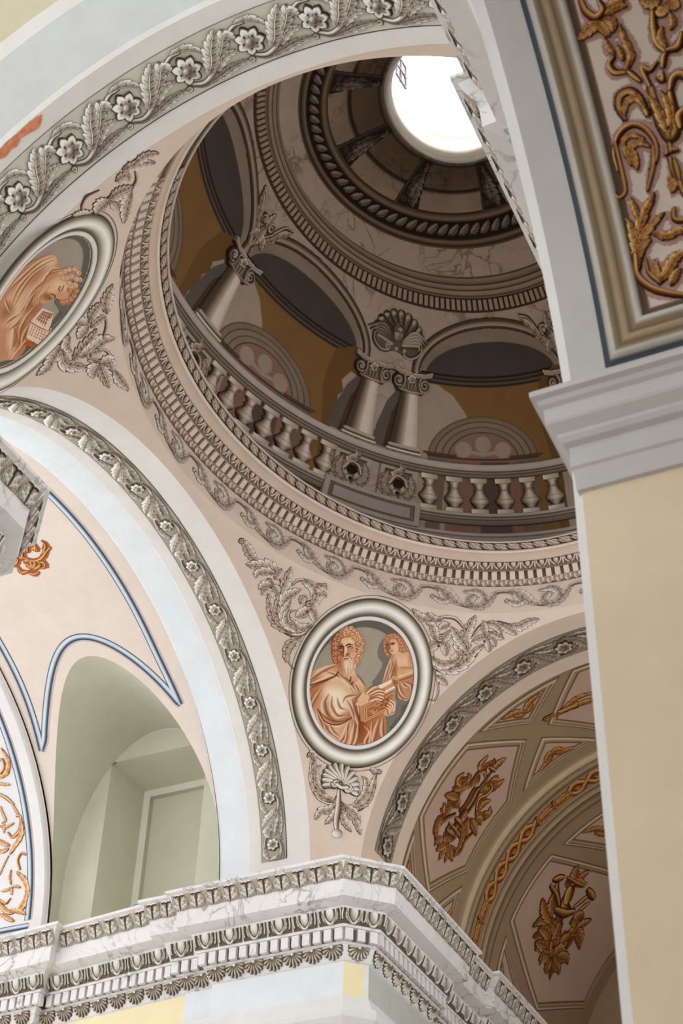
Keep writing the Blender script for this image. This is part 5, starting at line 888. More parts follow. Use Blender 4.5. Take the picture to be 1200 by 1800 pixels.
# upper cornice, dentils, laurel ring, brackets
cor = ringband('dome_cornice', [(6.812, 0, (96, 78, 62)), (6.818, .004, (70, 54, 42)), (6.866, .004, (70, 54, 42)), (6.868, .016, (150, 130, 112)), (6.876, .018, (88, 70, 56)), (6.880, .02, (160, 140, 122)), (6.892, .024, (172, 152, 134)), (6.894, .02, (60, 46, 36)), (6.902, .022, (150, 130, 112)), (6.912, .026, (170, 150, 132)), (6.914, .02, (56, 42, 32)), (6.921, .02, (128, 108, 92)), (6.935, .016, (164, 144, 128)), (6.938, .006, (80, 64, 52)), (6.942, 0, (140, 122, 106))], dome_o)
zd = (6.822, 6.862); n = 200
for i in range(34, 146):
    a0 = 360/n*i; v = []
    for h in (0., .016):
        for a_, z_ in ((a0, zd[0]), (a0+1.12, zd[0]), (a0+1.12, zd[1]), (a0, zd[1])): v.append(dome(np.array(a_), np.array(z_), np.array(h)))
    mk('dentil', np.array(v), [(4, 5, 6, 7), (0, 1, 5, 4), (1, 2, 6, 5), (2, 3, 7, 6), (3, 0, 4, 7)], mat('dome_dentil', (176, 154, 136)), cor, None, False)
lau = ringband('laurel_band', [(7.030, 0, (120, 100, 82)), (7.040, .004, (56, 42, 32)), (7.046, .012, (118, 98, 80)), (7.052, .014, (140, 118, 98)), (7.058, .012, (62, 48, 36)), (7.062, .004, (44, 32, 24)), (7.106, .004, (44, 32, 24)), (7.109, .012, (84, 66, 52)), (7.116, .018, (142, 120, 100)), (7.124, .014, (110, 90, 72)), (7.128, .004, (54, 40, 30)), (7.132, 0, (110, 92, 76))], dome_o)
kk = .0060
klf = Cv(-.020, .024, 7.060, 7.110, 900); klf.leaf([(-.012, 7.072), (-.003, 7.079), (.006, 7.090), (.015, 7.102)], .0098, ((46, 34, 26), (132, 112, 96), (200, 182, 166)), 5, .012, ol=.0008)
for i in range(11, 62): klf.mesh('laurel_leaf', lambda u, z, h=0., i=i: dome(4.7*i-np.asarray(u)/kk, z, h), lau, .006, False)
ringband('upper_marble', [(7.129, .001, (166, 147, 130)), (7.172, .001, (156, 137, 119)), (7.178, .001, (58, 44, 34)), (7.184, .001, (58, 44, 34))], dome_o, mat('upper_marble_paint', None, vein=((84, 68, 58), .75, 2.2), var=.2))
ringband('dark_marble', [(7.184, .002, (112, 92, 74)), (7.226, .002, (104, 84, 66)), (7.229, .004, (60, 46, 36)), (7.2355, .004, (150, 130, 112))], dome_o, mat('dark_marble_paint2', None, vein=((54, 40, 32), .8, 2.4), var=.25))
kbr = Cv(-.046, .046, 7.122, 7.234, 700); PB = ((34, 25, 19), (96, 80, 68), (172, 154, 138)); kb2 = .0046
kbr.poly([(-.026, 7.126), (-.016, 7.231), (.016, 7.231), (.026, 7.126)], (48, 36, 28), False, .01); kbr.stroke([(-.025, 7.127), (-.016, 7.230)], .002, (92, 76, 62)); kbr.stroke([(-.026, 7.127), (.026, 7.127)], .002, (110, 92, 76))
kbr.leaf([(.004, 7.214), (.002, 7.185), (.006, 7.155), (.010, 7.132)], .017, PB, 5, .03, ol=.001); kbr.leaf([(.0, 7.20), (-.006, 7.175), (-.002, 7.150)], .009, PB, 4, .03, ol=.001); kbr.stroke(spiral((.004, 7.219), .002, .0075, 0, 1.3, 20), .0022, PB[1], PB[2], PB[0], h=.03); kbr.stroke(spiral((-.012, 7.145), .002, .009, 0, 1.5, 20), .0018, (76, 62, 52), (120, 102, 88), (30, 22, 16), h=.014)
for j, th0 in enumerate((49., 91.5, 135.8, 177.8, 219.)): kbr.mesh('scroll_bracket', lambda u, z, h=0., th0=th0: dome(th0-np.asarray(u)/kb2*1.1, z, h), dome_o, .006)
CHAPEL_ORN = ((1.415, 1.624, 0.263, 0.908), [
 ('s', 0.0024, 0, [(1.4408, 0.5648), (1.4421, 0.6015), (1.4589, 0.6313), (1.4853, 0.6397), (1.5058, 0.6246), (1.5173, 0.5923), (1.5128, 0.5631), (1.4966, 0.5447)]),
 ('s', 0.0022, 0, [(1.4466, 0.6144), (1.4466, 0.5804), (1.4456, 0.5466), (1.4434, 0.5188), (1.4312, 0.5116), (1.4255, 0.5223)]),
 ('s', 0.0022, 0, [(1.5115, 0.5853), (1.5043, 0.554), (1.4934, 0.5294), (1.4832, 0.5074)]),
 ('l', 0.0043, 5, [(1.5068, 0.5884), (1.4907, 0.602), (1.4678, 0.5974), (1.4651, 0.5752), (1.4757, 0.5585)]),
 ('l', 0.0032, 4, [(1.5013, 0.6058), (1.4807, 0.6209), (1.4623, 0.6148), (1.4595, 0.5824)]),
 ('l', 0.0043, 4, [(1.4743, 0.5959), (1.4749, 0.5759), (1.475, 0.5532)]),
 ('l', 0.007, 6, [(1.434, 0.3559), (1.4452, 0.4138), (1.4614, 0.4546), (1.4942, 0.4977)]),
 ('l', 0.0054, 5, [(1.4366, 0.3698), (1.4403, 0.4155), (1.4382, 0.4571), (1.4319, 0.4651)]),
 ('L', 0.0054, 5, [(1.4436, 0.3791), (1.4596, 0.4203), (1.4882, 0.445), (1.5031, 0.4542)]),
 ('l', 0.0038, 4, [(1.4565, 0.4564), (1.4537, 0.4805), (1.4509, 0.5046)]),
 ('L', 0.0041, 4, [(1.4468, 0.3956), (1.4623, 0.4077), (1.4701, 0.4078)]),
 ('s', 0.003, 0, [(1.4349, 0.3881), (1.4324, 0.3476), (1.4522, 0.3138), (1.4814, 0.2914), (1.5137, 0.2739)]),
 ('l', 0.0065, 6, [(1.4663, 0.3207), (1.4844, 0.335), (1.5041, 0.3575), (1.5312, 0.3654)]),
 ('L', 0.0049, 5, [(1.4644, 0.3243), (1.4661, 0.3474), (1.4674, 0.3677)]),
 ('l', 0.0049, 5, [(1.4869, 0.3074), (1.4977, 0.3243), (1.5099, 0.3348)]),
 ('s', 0.0016, 0, [(1.4534, 0.3756), (1.453, 0.3462), (1.4682, 0.317)]),
 ('l', 0.0046, 5, [(1.4756, 0.4219), (1.4984, 0.4065), (1.5246, 0.4087), (1.5532, 0.3984)]),
 ('s', 0.0022, 0, [(1.5217, 0.4561), (1.5177, 0.4373), (1.5286, 0.4276), (1.5488, 0.4261)]),
 ('s', 0.0027, 0, [(1.5357, 0.5539), (1.5357, 0.5312), (1.5406, 0.5067), (1.5443, 0.4767)]),
 ('l', 0.0041, 4, [(1.5273, 0.5172), (1.531, 0.4987), (1.5233, 0.4872)]),
 ('s', 0.0024, 0, [(1.5425, 0.5472), (1.5428, 0.528), (1.5431, 0.5082)]),
 ('s', 0.0027, 0, [(1.5321, 0.5639), (1.5425, 0.5678), (1.5513, 0.5646)]),
 ('s', 0.0022, 0, [(1.5415, 0.5835), (1.5398, 0.5662)]),
 ('s', 0.0043, 0, [(1.533, 0.6955), (1.5331, 0.6577), (1.5345, 0.6243), (1.5437, 0.5929), (1.5574, 0.6007), (1.5632, 0.6341), (1.5658, 0.6734)]),
 ('l', 0.0054, 4, [(1.5465, 0.5945), (1.54, 0.6273), (1.5353, 0.6569), (1.5273, 0.6825)]),
 ('l', 0.0049, 4, [(1.5476, 0.5992), (1.5566, 0.6365), (1.5547, 0.6674), (1.5494, 0.6844)]),
 ('d', 0.0022, 0, [(1.5314, 0.6114)]),
 ('d', 0.0022, 0, [(1.5465, 0.6097)]),
 ('s', 0.0035, 0, [(1.517, 0.6509), (1.5107, 0.6836), (1.4964, 0.7039), (1.4762, 0.7012), (1.4687, 0.6812), (1.4747, 0.6562)]),
 ('l', 0.0041, 4, [(1.5149, 0.6618), (1.5062, 0.6852), (1.4895, 0.6862), (1.4793, 0.6748), (1.4736, 0.6566)]),
 ('s', 0.0024, 0, [(1.5341, 0.7001), (1.53, 0.7216), (1.5291, 0.7368), (1.5411, 0.7274), (1.5556, 0.737)]),
 ('s', 0.0024, 0, [(1.5508, 0.7089), (1.5584, 0.7011), (1.5619, 0.7148)]),
 ('s', 0.0024, 0, [(1.5188, 0.7157), (1.5085, 0.732), (1.5014, 0.7421)]),
 ('s', 0.0027, 0, [(1.4963, 0.7414), (1.4785, 0.7479), (1.4732, 0.7649), (1.4829, 0.7737)]),
 ('l', 0.0043, 4, [(1.4992, 0.7429), (1.5152, 0.7668), (1.5113, 0.7978), (1.5103, 0.8301)]),
 ('l', 0.0032, 4, [(1.4995, 0.7626), (1.4976, 0.7832), (1.4956, 0.7938)]),
 ('l', 0.0035, 4, [(1.4869, 0.7797), (1.4794, 0.7973), (1.477, 0.8155)]),
 ('l', 0.0065, 5, [(1.4853, 0.8369), (1.4646, 0.8422), (1.4452, 0.8346), (1.4286, 0.8284)]),
 ('l', 0.006, 5, [(1.4754, 0.8455), (1.4813, 0.8311), (1.4865, 0.8144)]),
 ('L', 0.0054, 5, [(1.4856, 0.8467), (1.4977, 0.8373), (1.495, 0.8186)]),
 ('s', 0.0032, 0, [(1.4532, 0.8977), (1.4565, 0.8746), (1.4712, 0.8569), (1.4883, 0.8652), (1.4854, 0.8809)]),
 ('l', 0.0049, 4, [(1.4903, 0.8547), (1.5117, 0.8613), (1.5321, 0.8561)]),
 ('l', 0.0054, 4, [(1.4962, 0.8671), (1.5163, 0.8693), (1.532, 0.8731)]),
 ('s', 0.0027, 0, [(1.5648, 0.7261), (1.5717, 0.7434), (1.5778, 0.7485)]),
 ('s', 0.0035, 0, [(1.5768, 0.7538), (1.5673, 0.7722), (1.5679, 0.8014), (1.5735, 0.8309)]),
 ('l', 0.0043, 4, [(1.5802, 0.7575), (1.574, 0.7795), (1.5837, 0.7979)]),
 ('s', 0.0032, 0, [(1.5812, 0.7522), (1.6003, 0.7525), (1.6127, 0.7724)]),
 ('l', 0.0038, 4, [(1.595, 0.7864), (1.6034, 0.8003), (1.6011, 0.8182)]),
 ('l', 0.007, 5, [(1.6031, 0.8344), (1.5887, 0.8252), (1.5933, 0.8332)]),
 ('l', 0.0065, 5, [(1.5919, 0.8458), (1.5727, 0.8458), (1.5571, 0.8589)]),
 ('l', 0.0065, 5, [(1.6049, 0.8409), (1.6133, 0.8281), (1.6045, 0.8217)]),
 ('s', 0.0035, 0, [(1.5681, 0.6826), (1.577, 0.6992), (1.5918, 0.7012), (1.6019, 0.685)]),
 ('s', 0.0038, 0, [(1.5684, 0.6068), (1.5707, 0.6262), (1.5856, 0.6385)])])
END_ORN = ((-3.516, -3.278, 0.067, 1.231), [
 ('l', 0.0089, 6, [(-3.4423, 1.0405), (-3.3593, 1.0508), (-3.3174, 1.1265), (-3.3383, 1.2165)]),
 ('l', 0.0057, 4, [(-3.4303, 1.0096), (-3.3946, 0.9925), (-3.3435, 0.9769)]),
 ('s', 0.0038, 0, [(-3.4089, 1.0521), (-3.3586, 1.0884), (-3.352, 1.1437), (-3.3829, 1.141)]),
 ('s', 0.0044, 0, [(-3.4286, 0.9339), (-3.3867, 0.8969), (-3.351, 0.8519)]),
 ('s', 0.0038, 0, [(-3.3527, 0.8429), (-3.3433, 0.8129), (-3.3288, 0.7818)]),
 ('s', 0.0044, 0, [(-3.3399, 0.7747), (-3.3173, 0.7608), (-3.3325, 0.689), (-3.3873, 0.6438), (-3.4133, 0.6772)]),
 ('l', 0.0095, 6, [(-3.3153, 0.7416), (-3.3272, 0.6504), (-3.3836, 0.5773), (-3.4161, 0.5366)]),
 ('l', 0.0082, 5, [(-3.4121, 0.5924), (-3.4593, 0.6206), (-3.4956, 0.6562)]),
 ('l', 0.0076, 5, [(-3.4233, 0.5758), (-3.4737, 0.5669), (-3.5018, 0.5914)]),
 ('l', 0.0057, 4, [(-3.4656, 0.7348), (-3.428, 0.7178), (-3.3661, 0.7333)]),
 ('l', 0.0057, 4, [(-3.4351, 0.738), (-3.4425, 0.6831)]),
 ('s', 0.0038, 0, [(-3.4409, 0.8519), (-3.4331, 0.8127), (-3.4213, 0.7633), (-3.4435, 0.7491)]),
 ('s', 0.0025, 0, [(-3.4264, 0.5292), (-3.4585, 0.4788), (-3.4895, 0.4184)]),
 ('s', 0.0038, 0, [(-3.3512, 0.4293), (-3.3642, 0.4886), (-3.3374, 0.5304), (-3.3088, 0.5153)]),
 ('l', 0.0095, 6, [(-3.3711, 0.4142), (-3.3119, 0.336), (-3.2987, 0.2473), (-3.3503, 0.1605)]),
 ('l', 0.0082, 5, [(-3.2998, 0.2667), (-3.3216, 0.1647), (-3.4187, 0.164)]),
 ('l', 0.0082, 5, [(-3.4078, 0.1522), (-3.3592, 0.1525), (-3.2924, 0.1152)]),
 ('l', 0.0089, 6, [(-3.3868, 0.1384), (-3.4386, 0.1679), (-3.4935, 0.2368)]),
 ('l', 0.0076, 5, [(-3.3703, 0.0812), (-3.4232, 0.116), (-3.4765, 0.1557)]),
 ('l', 0.0057, 4, [(-3.4093, 0.3168), (-3.4481, 0.3051), (-3.4777, 0.3061)]),
 ('l', 0.0057, 4, [(-3.4093, 0.3168), (-3.38, 0.3206), (-3.3452, 0.3043)]),
 ('l', 0.0057, 4, [(-3.4093, 0.3168), (-3.4022, 0.2674)]),
 ('l', 0.0051, 4, [(-3.4098, 0.336), (-3.4204, 0.3858), (-3.4102, 0.4361)]),
 ('s', 0.0032, 0, [(-3.4949, 0.2564), (-3.443, 0.2173), (-3.4107, 0.2449)])])
VAULT_ORN = ((-2.767, -2.411, 2.226, 2.466), [
 ('s', 0.0036, 0, [(-2.7579, 2.3677), (-2.7207, 2.3315), (-2.664, 2.3341), (-2.6339, 2.3613), (-2.6494, 2.3746)]),
 ('s', 0.004, 0, [(-2.6183, 2.394), (-2.6102, 2.3604), (-2.5727, 2.4081)]),
 ('s', 0.004, 0, [(-2.6013, 2.3648), (-2.573, 2.3245), (-2.5159, 2.3193), (-2.4466, 2.362), (-2.4203, 2.3751)]),
 ('s', 0.0032, 0, [(-2.4779, 2.3506), (-2.4326, 2.4023), (-2.4356, 2.4343)]),
 ('s', 0.0032, 0, [(-2.5566, 2.3868), (-2.5149, 2.4409), (-2.4744, 2.4568)]),
 ('l', 0.0052, 4, [(-2.5251, 2.3982), (-2.4976, 2.4034), (-2.4992, 2.3734)]),
 ('l', 0.0048, 4, [(-2.5097, 2.3849), (-2.4895, 2.4158), (-2.495, 2.4256)]),
 ('l', 0.006, 5, [(-2.608, 2.2698), (-2.6085, 2.3071), (-2.6204, 2.3262)]),
 ('l', 0.006, 5, [(-2.5992, 2.2742), (-2.5848, 2.3062), (-2.5789, 2.3341)]),
 ('l', 0.006, 5, [(-2.5942, 2.2725), (-2.565, 2.2993), (-2.5543, 2.3254)]),
 ('l', 0.0056, 5, [(-2.593, 2.2647), (-2.5566, 2.2743), (-2.5352, 2.289)]),
 ('s', 0.0036, 0, [(-2.5424, 2.3063), (-2.5165, 2.2899), (-2.5268, 2.264), (-2.5592, 2.2605)]),
 ('s', 0.0036, 0, [(-2.67, 2.3061), (-2.6697, 2.2688), (-2.6307, 2.2629)]),
 ('s', 0.0032, 0, [(-2.6334, 2.2491), (-2.612, 2.2346), (-2.5793, 2.2381)]),
 ('l', 0.0048, 4, [(-2.7172, 2.3916), (-2.6893, 2.3969), (-2.6663, 2.4039)])])
TROPHY_LUTE = ((2.494, 3.058, 0.53, 1.287), [
 ('s', 0.0134, 0, [(2.759, 1.0073), (2.7782, 0.9282), (2.7665, 0.8512)]),
 ('s', 0.0055, 0, [(2.7254, 1.005), (2.748, 0.912), (2.7327, 0.8493)]),
 ('s', 0.0055, 0, [(2.7949, 1.0192), (2.8222, 0.9357), (2.8175, 0.8542)]),
 ('b', 0.0159, 0, [(2.7874, 0.862), (2.7835, 0.8138), (2.7818, 0.7751)]),
 ('s', 0.0061, 0, [(2.7041, 0.7518), (2.7947, 0.7516), (2.8752, 0.7459)]),
 ('s', 0.0085, 0, [(2.7451, 0.8021), (2.8193, 0.8013)]),
 ('s', 0.0061, 0, [(2.7568, 1.1529), (2.7661, 1.0878), (2.7633, 1.0265)]),
 ('l', 0.0183, 4, [(2.7528, 1.1549), (2.7509, 1.204), (2.7626, 1.2591)]),
 ('s', 0.0073, 0, [(2.7196, 1.1523), (2.7741, 1.1636)]),
 ('l', 0.0146, 5, [(2.6944, 1.1059), (2.6308, 1.1197), (2.6152, 1.1858)]),
 ('s', 0.0061, 0, [(2.743, 1.1002), (2.6955, 1.1153), (2.6574, 1.0751), (2.6653, 1.029)]),
 ('l', 0.0159, 5, [(2.7188, 1.0515), (2.6777, 1.0111), (2.6898, 0.9932)]),
 ('l', 0.0159, 5, [(2.6755, 1.0016), (2.6229, 0.9559), (2.5653, 0.9007)]),
 ('l', 0.0134, 5, [(2.6064, 0.9548), (2.5436, 0.96), (2.5484, 1.0114)]),
 ('l', 0.0085, 4, [(2.6211, 0.9792), (2.6302, 1.0172), (2.585, 1.0326)]),
 ('v', 0.011, 30, [(2.6375, 0.924)]),
 ('l', 0.0159, 5, [(2.6509, 0.8919), (2.5778, 0.8686), (2.5212, 0.8464)]),
 ('l', 0.0134, 4, [(2.6474, 0.8822), (2.6836, 0.8702), (2.7134, 0.8624)]),
 ('l', 0.0146, 5, [(2.6387, 0.8391), (2.6279, 0.7957), (2.6139, 0.7663)]),
 ('l', 0.0122, 5, [(2.6032, 0.7609), (2.5902, 0.7841), (2.552, 0.8058)]),
 ('s', 0.0067, 0, [(2.7097, 0.8145), (2.643, 0.7438), (2.6158, 0.6797), (2.6451, 0.6223)]),
 ('l', 0.0134, 6, [(2.6148, 0.752), (2.5995, 0.6934), (2.6362, 0.6465), (2.6836, 0.619)]),
 ('l', 0.0122, 4, [(2.6926, 0.6588), (2.6669, 0.6183), (2.6642, 0.5959)]),
 ('s', 0.0067, 0, [(2.7158, 0.7427), (2.7165, 0.7136), (2.8127, 0.7232)]),
 ('v', 0.0085, 60, [(2.8269, 0.7264)]),
 ('l', 0.0159, 5, [(2.7786, 0.7069), (2.7718, 0.6673), (2.7156, 0.6697)]),
 ('l', 0.0171, 5, [(2.7888, 0.6681), (2.78, 0.6281), (2.764, 0.5574)]),
 ('l', 0.0159, 5, [(2.7942, 0.6634), (2.8313, 0.6303), (2.84, 0.5704)]),
 ('l', 0.0146, 5, [(2.7825, 0.6579), (2.7393, 0.6165), (2.7015, 0.585)]),
 ('l', 0.0134, 5, [(2.8284, 0.665), (2.8657, 0.6318), (2.9212, 0.6141)]),
 ('s', 0.0073, 0, [(2.9796, 0.8198), (2.9499, 0.7595), (2.9566, 0.6956), (2.9192, 0.6491)]),
 ('l', 0.0134, 6, [(2.8239, 0.8112), (2.8969, 0.7714), (2.922, 0.7089), (2.9071, 0.6436)]),
 ('l', 0.0159, 5, [(2.8517, 0.8561), (2.8926, 0.815), (2.9478, 0.7888)]),
 ('l', 0.0159, 5, [(2.8901, 0.868), (2.9621, 0.8577), (3.0303, 0.8372)]),
 ('l', 0.0134, 5, [(2.9255, 0.8942), (2.9674, 0.916), (3.0127, 0.8994)]),
 ('v', 0.0098, 80, [(2.9014, 0.9215)]),
 ('l', 0.0146, 5, [(2.9078, 0.9411), (2.9048, 0.9887), (2.941, 1.0341)]),
 ('l', 0.0134, 5, [(2.9628, 0.9542), (3.0209, 0.9772), (2.9863, 1.0085)]),
 ('s', 0.0061, 0, [(2.8804, 0.9346), (2.8363, 0.9841), (2.8744, 1.039), (2.8752, 1.0912), (2.8101, 1.1052)]),
 ('l', 0.0159, 5, [(2.7891, 1.0754), (2.8084, 1.0438), (2.8535, 1.0612)]),
 ('l', 0.0134, 5, [(2.8439, 1.1078), (2.897, 1.1308), (2.9048, 1.1764)]),
 ('l', 0.0122, 4, [(2.8101, 1.1052), (2.8381, 1.131), (2.8818, 1.1485)])])
TROPHY_HORNS = ((4.06, 4.961, 0.548, 1.311), [
 ('s', 0.0209, 0, [(4.4965, 0.9855), (4.4057, 0.9959), (4.3605, 1.0562), (4.3276, 1.1246)]),
 ('b', 0.0271, 0, [(4.3881, 1.0422), (4.3502, 1.0791)]),
 ('l', 0.025, 5, [(4.3317, 1.1562), (4.2416, 1.181), (4.213, 1.2255)]),
 ('l', 0.0209, 5, [(4.3333, 1.172), (4.3517, 1.2282), (4.3592, 1.2642)]),
 ('l', 0.0209, 5, [(4.3005, 1.154), (4.4275, 1.1787), (4.4448, 1.2037)]),
 ('s', 0.0073, 0, [(4.22, 1.125), (4.3464, 1.1494), (4.4509, 1.1765)]),
 ('s', 0.0104, 0, [(4.3367, 0.976), (4.1913, 1.0259), (4.1363, 1.0805)]),
 ('s', 0.0146, 0, [(4.1073, 1.0516), (4.17, 1.0983)]),
 ('s', 0.0094, 0, [(4.1162, 1.0018), (4.2349, 0.9935), (4.3402, 0.9644)]),
 ('s', 0.0104, 0, [(4.5301, 1.0432), (4.5623, 1.1168), (4.5871, 1.1902)]),
 ('s', 0.0146, 0, [(4.5305, 1.1822), (4.6506, 1.1788)]),
 ('s', 0.0094, 0, [(4.6136, 1.0564), (4.6448, 1.1304)]),
 ('s', 0.0167, 0, [(4.3498, 0.9294), (4.4715, 0.9601), (4.5532, 1.0128)]),
 ('l', 0.0292, 6, [(4.5731, 0.8371), (4.3989, 0.8364), (4.2625, 0.8136), (4.1914, 0.7463)]),
 ('l', 0.0271, 6, [(4.3756, 0.8512), (4.2139, 0.8667), (4.1239, 0.9011)]),
 ('l', 0.023, 5, [(4.3357, 0.8969), (4.2551, 0.9241), (4.1984, 0.9757)]),
 ('v', 0.0157, 20, [(4.3161, 0.8879)]),
 ('l', 0.0292, 6, [(4.6569, 0.8738), (4.7277, 0.9587), (4.7649, 1.0175), (4.8122, 1.0689)]),
 ('l', 0.0271, 5, [(4.6944, 0.9568), (4.6323, 1.0095), (4.6792, 1.0605)]),
 ('v', 0.0157, 120, [(4.6248, 0.9649)]),
 ('l', 0.0271, 5, [(4.7277, 0.9587), (4.8353, 0.9403), (4.9144, 0.8953)]),
 ('l', 0.0313, 6, [(4.555, 0.7546), (4.5193, 0.8263), (4.4762, 0.8965)]),
 ('l', 0.0271, 5, [(4.4894, 0.7517), (4.3814, 0.7792), (4.2754, 0.7582)]),
 ('l', 0.0271, 5, [(4.6314, 0.7991), (4.6692, 0.8663), (4.6731, 0.9071)]),
 ('v', 0.0188, 200, [(4.3547, 0.6722)]),
 ('l', 0.0271, 5, [(4.5727, 0.6894), (4.4542, 0.701), (4.313, 0.6787)]),
 ('l', 0.0313, 6, [(4.5956, 0.6986), (4.5658, 0.7469), (4.5004, 0.7685)]),
 ('l', 0.0271, 5, [(4.6185, 0.7079), (4.6654, 0.7761), (4.7662, 0.7807)]),
 ('l', 0.0292, 5, [(4.5827, 0.6814), (4.4804, 0.6524), (4.494, 0.6111)]),
 ('l', 0.0292, 5, [(4.6159, 0.6828), (4.6076, 0.6321), (4.632, 0.5949)]),
 ('l', 0.0271, 5, [(4.6391, 0.6921), (4.7163, 0.6869), (4.8043, 0.6735)]),
 ('l', 0.025, 5, [(4.6642, 0.7264), (4.8116, 0.7745), (4.8685, 0.7604)]),
 ('d', 0.0104, 0, [(4.5604, 0.7508)])])
PATCH = ((-2.264, -2.208, 1.038, 1.291), [
 ('p', 0.0036, 0, [(-2.2344, 1.0431), (-2.2567, 1.0613), (-2.254, 1.0825), (-2.2581, 1.1147), (-2.2539, 1.1598), (-2.2545, 1.1968), (-2.2567, 1.2262), (-2.2558, 1.253), (-2.2477, 1.2853), (-2.2214, 1.2609), (-2.2133, 1.2412), (-2.223, 1.2011), (-2.2306, 1.1703), (-2.2163, 1.1394), (-2.2233, 1.1161), (-2.216, 1.0812), (-2.2267, 1.0605)])])
# ---------------------------------------------------------------- coffered far vault
FU = lambda u, v, h=0.: archF(np.degrees(np.asarray(v)/RF), u, np.asarray(h), dr=.02)        # u along the axis, v arc length
A2 = lambda t: RF*math.radians(t)
def inset(P, d):
    P = np.asarray(P, float); n = len(P); out = []; area_ = .5*sum(P[i][0]*P[(i+1) % n][1]-P[(i+1) % n][0]*P[i][1] for i in range(n)); sg = 1 if area_ > 0 else -1
    for i in range(n):
        e0 = P[i]-P[i-1]; e1 = P[(i+1) % n]-P[i]; e0 = e0/np.linalg.norm(e0); e1 = e1/np.linalg.norm(e1); n0 = sg*np.array([-e0[1], e0[0]]); n1 = sg*np.array([-e1[1], e1[0]]); out.append(P[i]+d*(n0+n1)/(1+n0@n1))
    return np.array(out)
def dens(P, k=10): P = np.asarray(P, float); return np.concatenate([P[i]+(P[(i+1) % len(P)]-P[i])*np.linspace(0, 1, k, endpoint=False)[:, None] for i in range(len(P))])
def coffer(name, fn, P, rows, parent, fillc=True, k=10, m=None, **kw):
    """nested mouldings following a polygon; rows (inset, relief, colour), then the flat panel"""
    V = []; C = []
    for d, h, c in rows: Q = dens(inset(P, d), k); V.append(fn(Q[:, 0], Q[:, 1], np.full(len(Q), h))); C.append(np.broadcast_to(np.array(c, float), (len(Q), 3)))
    o = mk(name, np.array(V).transpose(1, 0, 2).reshape(-1, 3), gridf(len(V[0]), len(rows), True), m or PAINT, parent, np.array(C).transpose(1, 0, 2).reshape(-1, 3), True, **kw)
    if fillc:
        Q = dens(inset(P, rows[-1][0]), k); c0 = Q.mean(0); V = [fn(*(c0+(Q-c0)*s).T, np.full(len(Q), rows[-1][1])) for s in (1, .75, .5, .25, .02)]
        mk('panel', np.array(V).transpose(1, 0, 2).reshape(-1, 3), gridf(len(Q), 5, True), PINK, o)
    return o
RWS = [(-.006, .001, (112, 90, 66)), (0, .002, (104, 82, 60)), (.006, .008, (206, 184, 158)), (.014, .012, (188, 164, 136)), (.018, .006, (110, 88, 64)), (.024, .003, (168, 144, 116)), (.034, .003, (172, 148, 120)), (.04, .001, (96, 70, 50)), (.047, .001, (148, 104, 82)), (.052, .001, (196, 166, 146))]
def hexa(t0, y0, y1, bot, top, dy=.01): ym = (y0+y1)/2; w = (top-bot)*.27; return [(y0, A2(t0+bot+w)), (ym, A2(t0+bot)), (y1, A2(t0+bot+w)), (y1, A2(t0+top-w)), (ym, A2(t0+top)), (y0, A2(t0+top-w))]
GL2 = ((58, 28, 11), (160, 102, 46), (216, 168, 98)); 
def gild(name, fn, data, parent, pal, res, shadow=None, label=None, cat=None, group=None, lift=.004, sh=.006, fat=1., clutter=0):
    bb, ops = data; ops = [(a_, w_*fat, l_, P_) for a_, w_, l_, P_ in ops]; k = Cv(*bb, res); rq = random.Random(5)
    for kind, w, lob, P in (ops if clutter else []):
        for j in range(clutter):
            if kind in 'lL': a = rq.choice((-1, 1))*rq.uniform(.5, 1.2); x0, y0 = P[0]; ca, sa = math.cos(a), math.sin(a); k.leaf([(x0+.8*((x-x0)*ca-(y-y0)*sa), y0+.8*((x-x0)*sa+(y-y0)*ca)) for x, y in P], w*.8, (pal[0], tuple(.6*np.array(pal[1])+.4*np.array(pal[0])), pal[1]), lob, .003, ol=w*.12)
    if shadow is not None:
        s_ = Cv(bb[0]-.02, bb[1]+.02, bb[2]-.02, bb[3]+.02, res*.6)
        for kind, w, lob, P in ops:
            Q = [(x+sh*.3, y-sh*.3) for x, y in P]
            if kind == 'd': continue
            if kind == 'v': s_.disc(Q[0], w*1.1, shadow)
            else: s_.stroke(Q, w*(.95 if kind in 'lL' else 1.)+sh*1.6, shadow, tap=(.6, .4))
    for kind, w, lob, P in ops:
        if kind in 'lL': k.leaf(P, w, pal, lob, .006, ol=w*.17, flip=1 if kind == 'l' else -1)
        elif kind == 's': k.stroke(P, w, pal[1], pal[2], pal[0], tap=(.7, .6), h=.006, edge=(pal[0], w*.36))
        elif kind == 'b': k.stroke(P, w, pal[1], pal[2], pal[0], h=.010, edge=(pal[0], w*.15))
        elif kind == 'v': k.stroke(spiral(P[0], w*.25, w, lob, 1.3, 22), w*.25, pal[1], pal[2], pal[0], h=.006, edge=(pal[0], w*.06))
        elif kind == 'd': k.disc(P[0], w, pal[0])
    o = k.mesh(name, fn, parent, lift); tagit(o, None, label, cat, group)
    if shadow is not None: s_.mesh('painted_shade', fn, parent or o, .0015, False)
    return o
GSH = (150, 96, 74)
for i, t0 in enumerate((0, 52.2)):
    cf = coffer('coffer', FU, hexa(t0, 2.39, 3.13, 14.9, 60.3), RWS, vault_far); cf2 = coffer('coffer', FU, hexa(t0, 3.88, 5.40, 14.9, 60.3), RWS, vault_far)
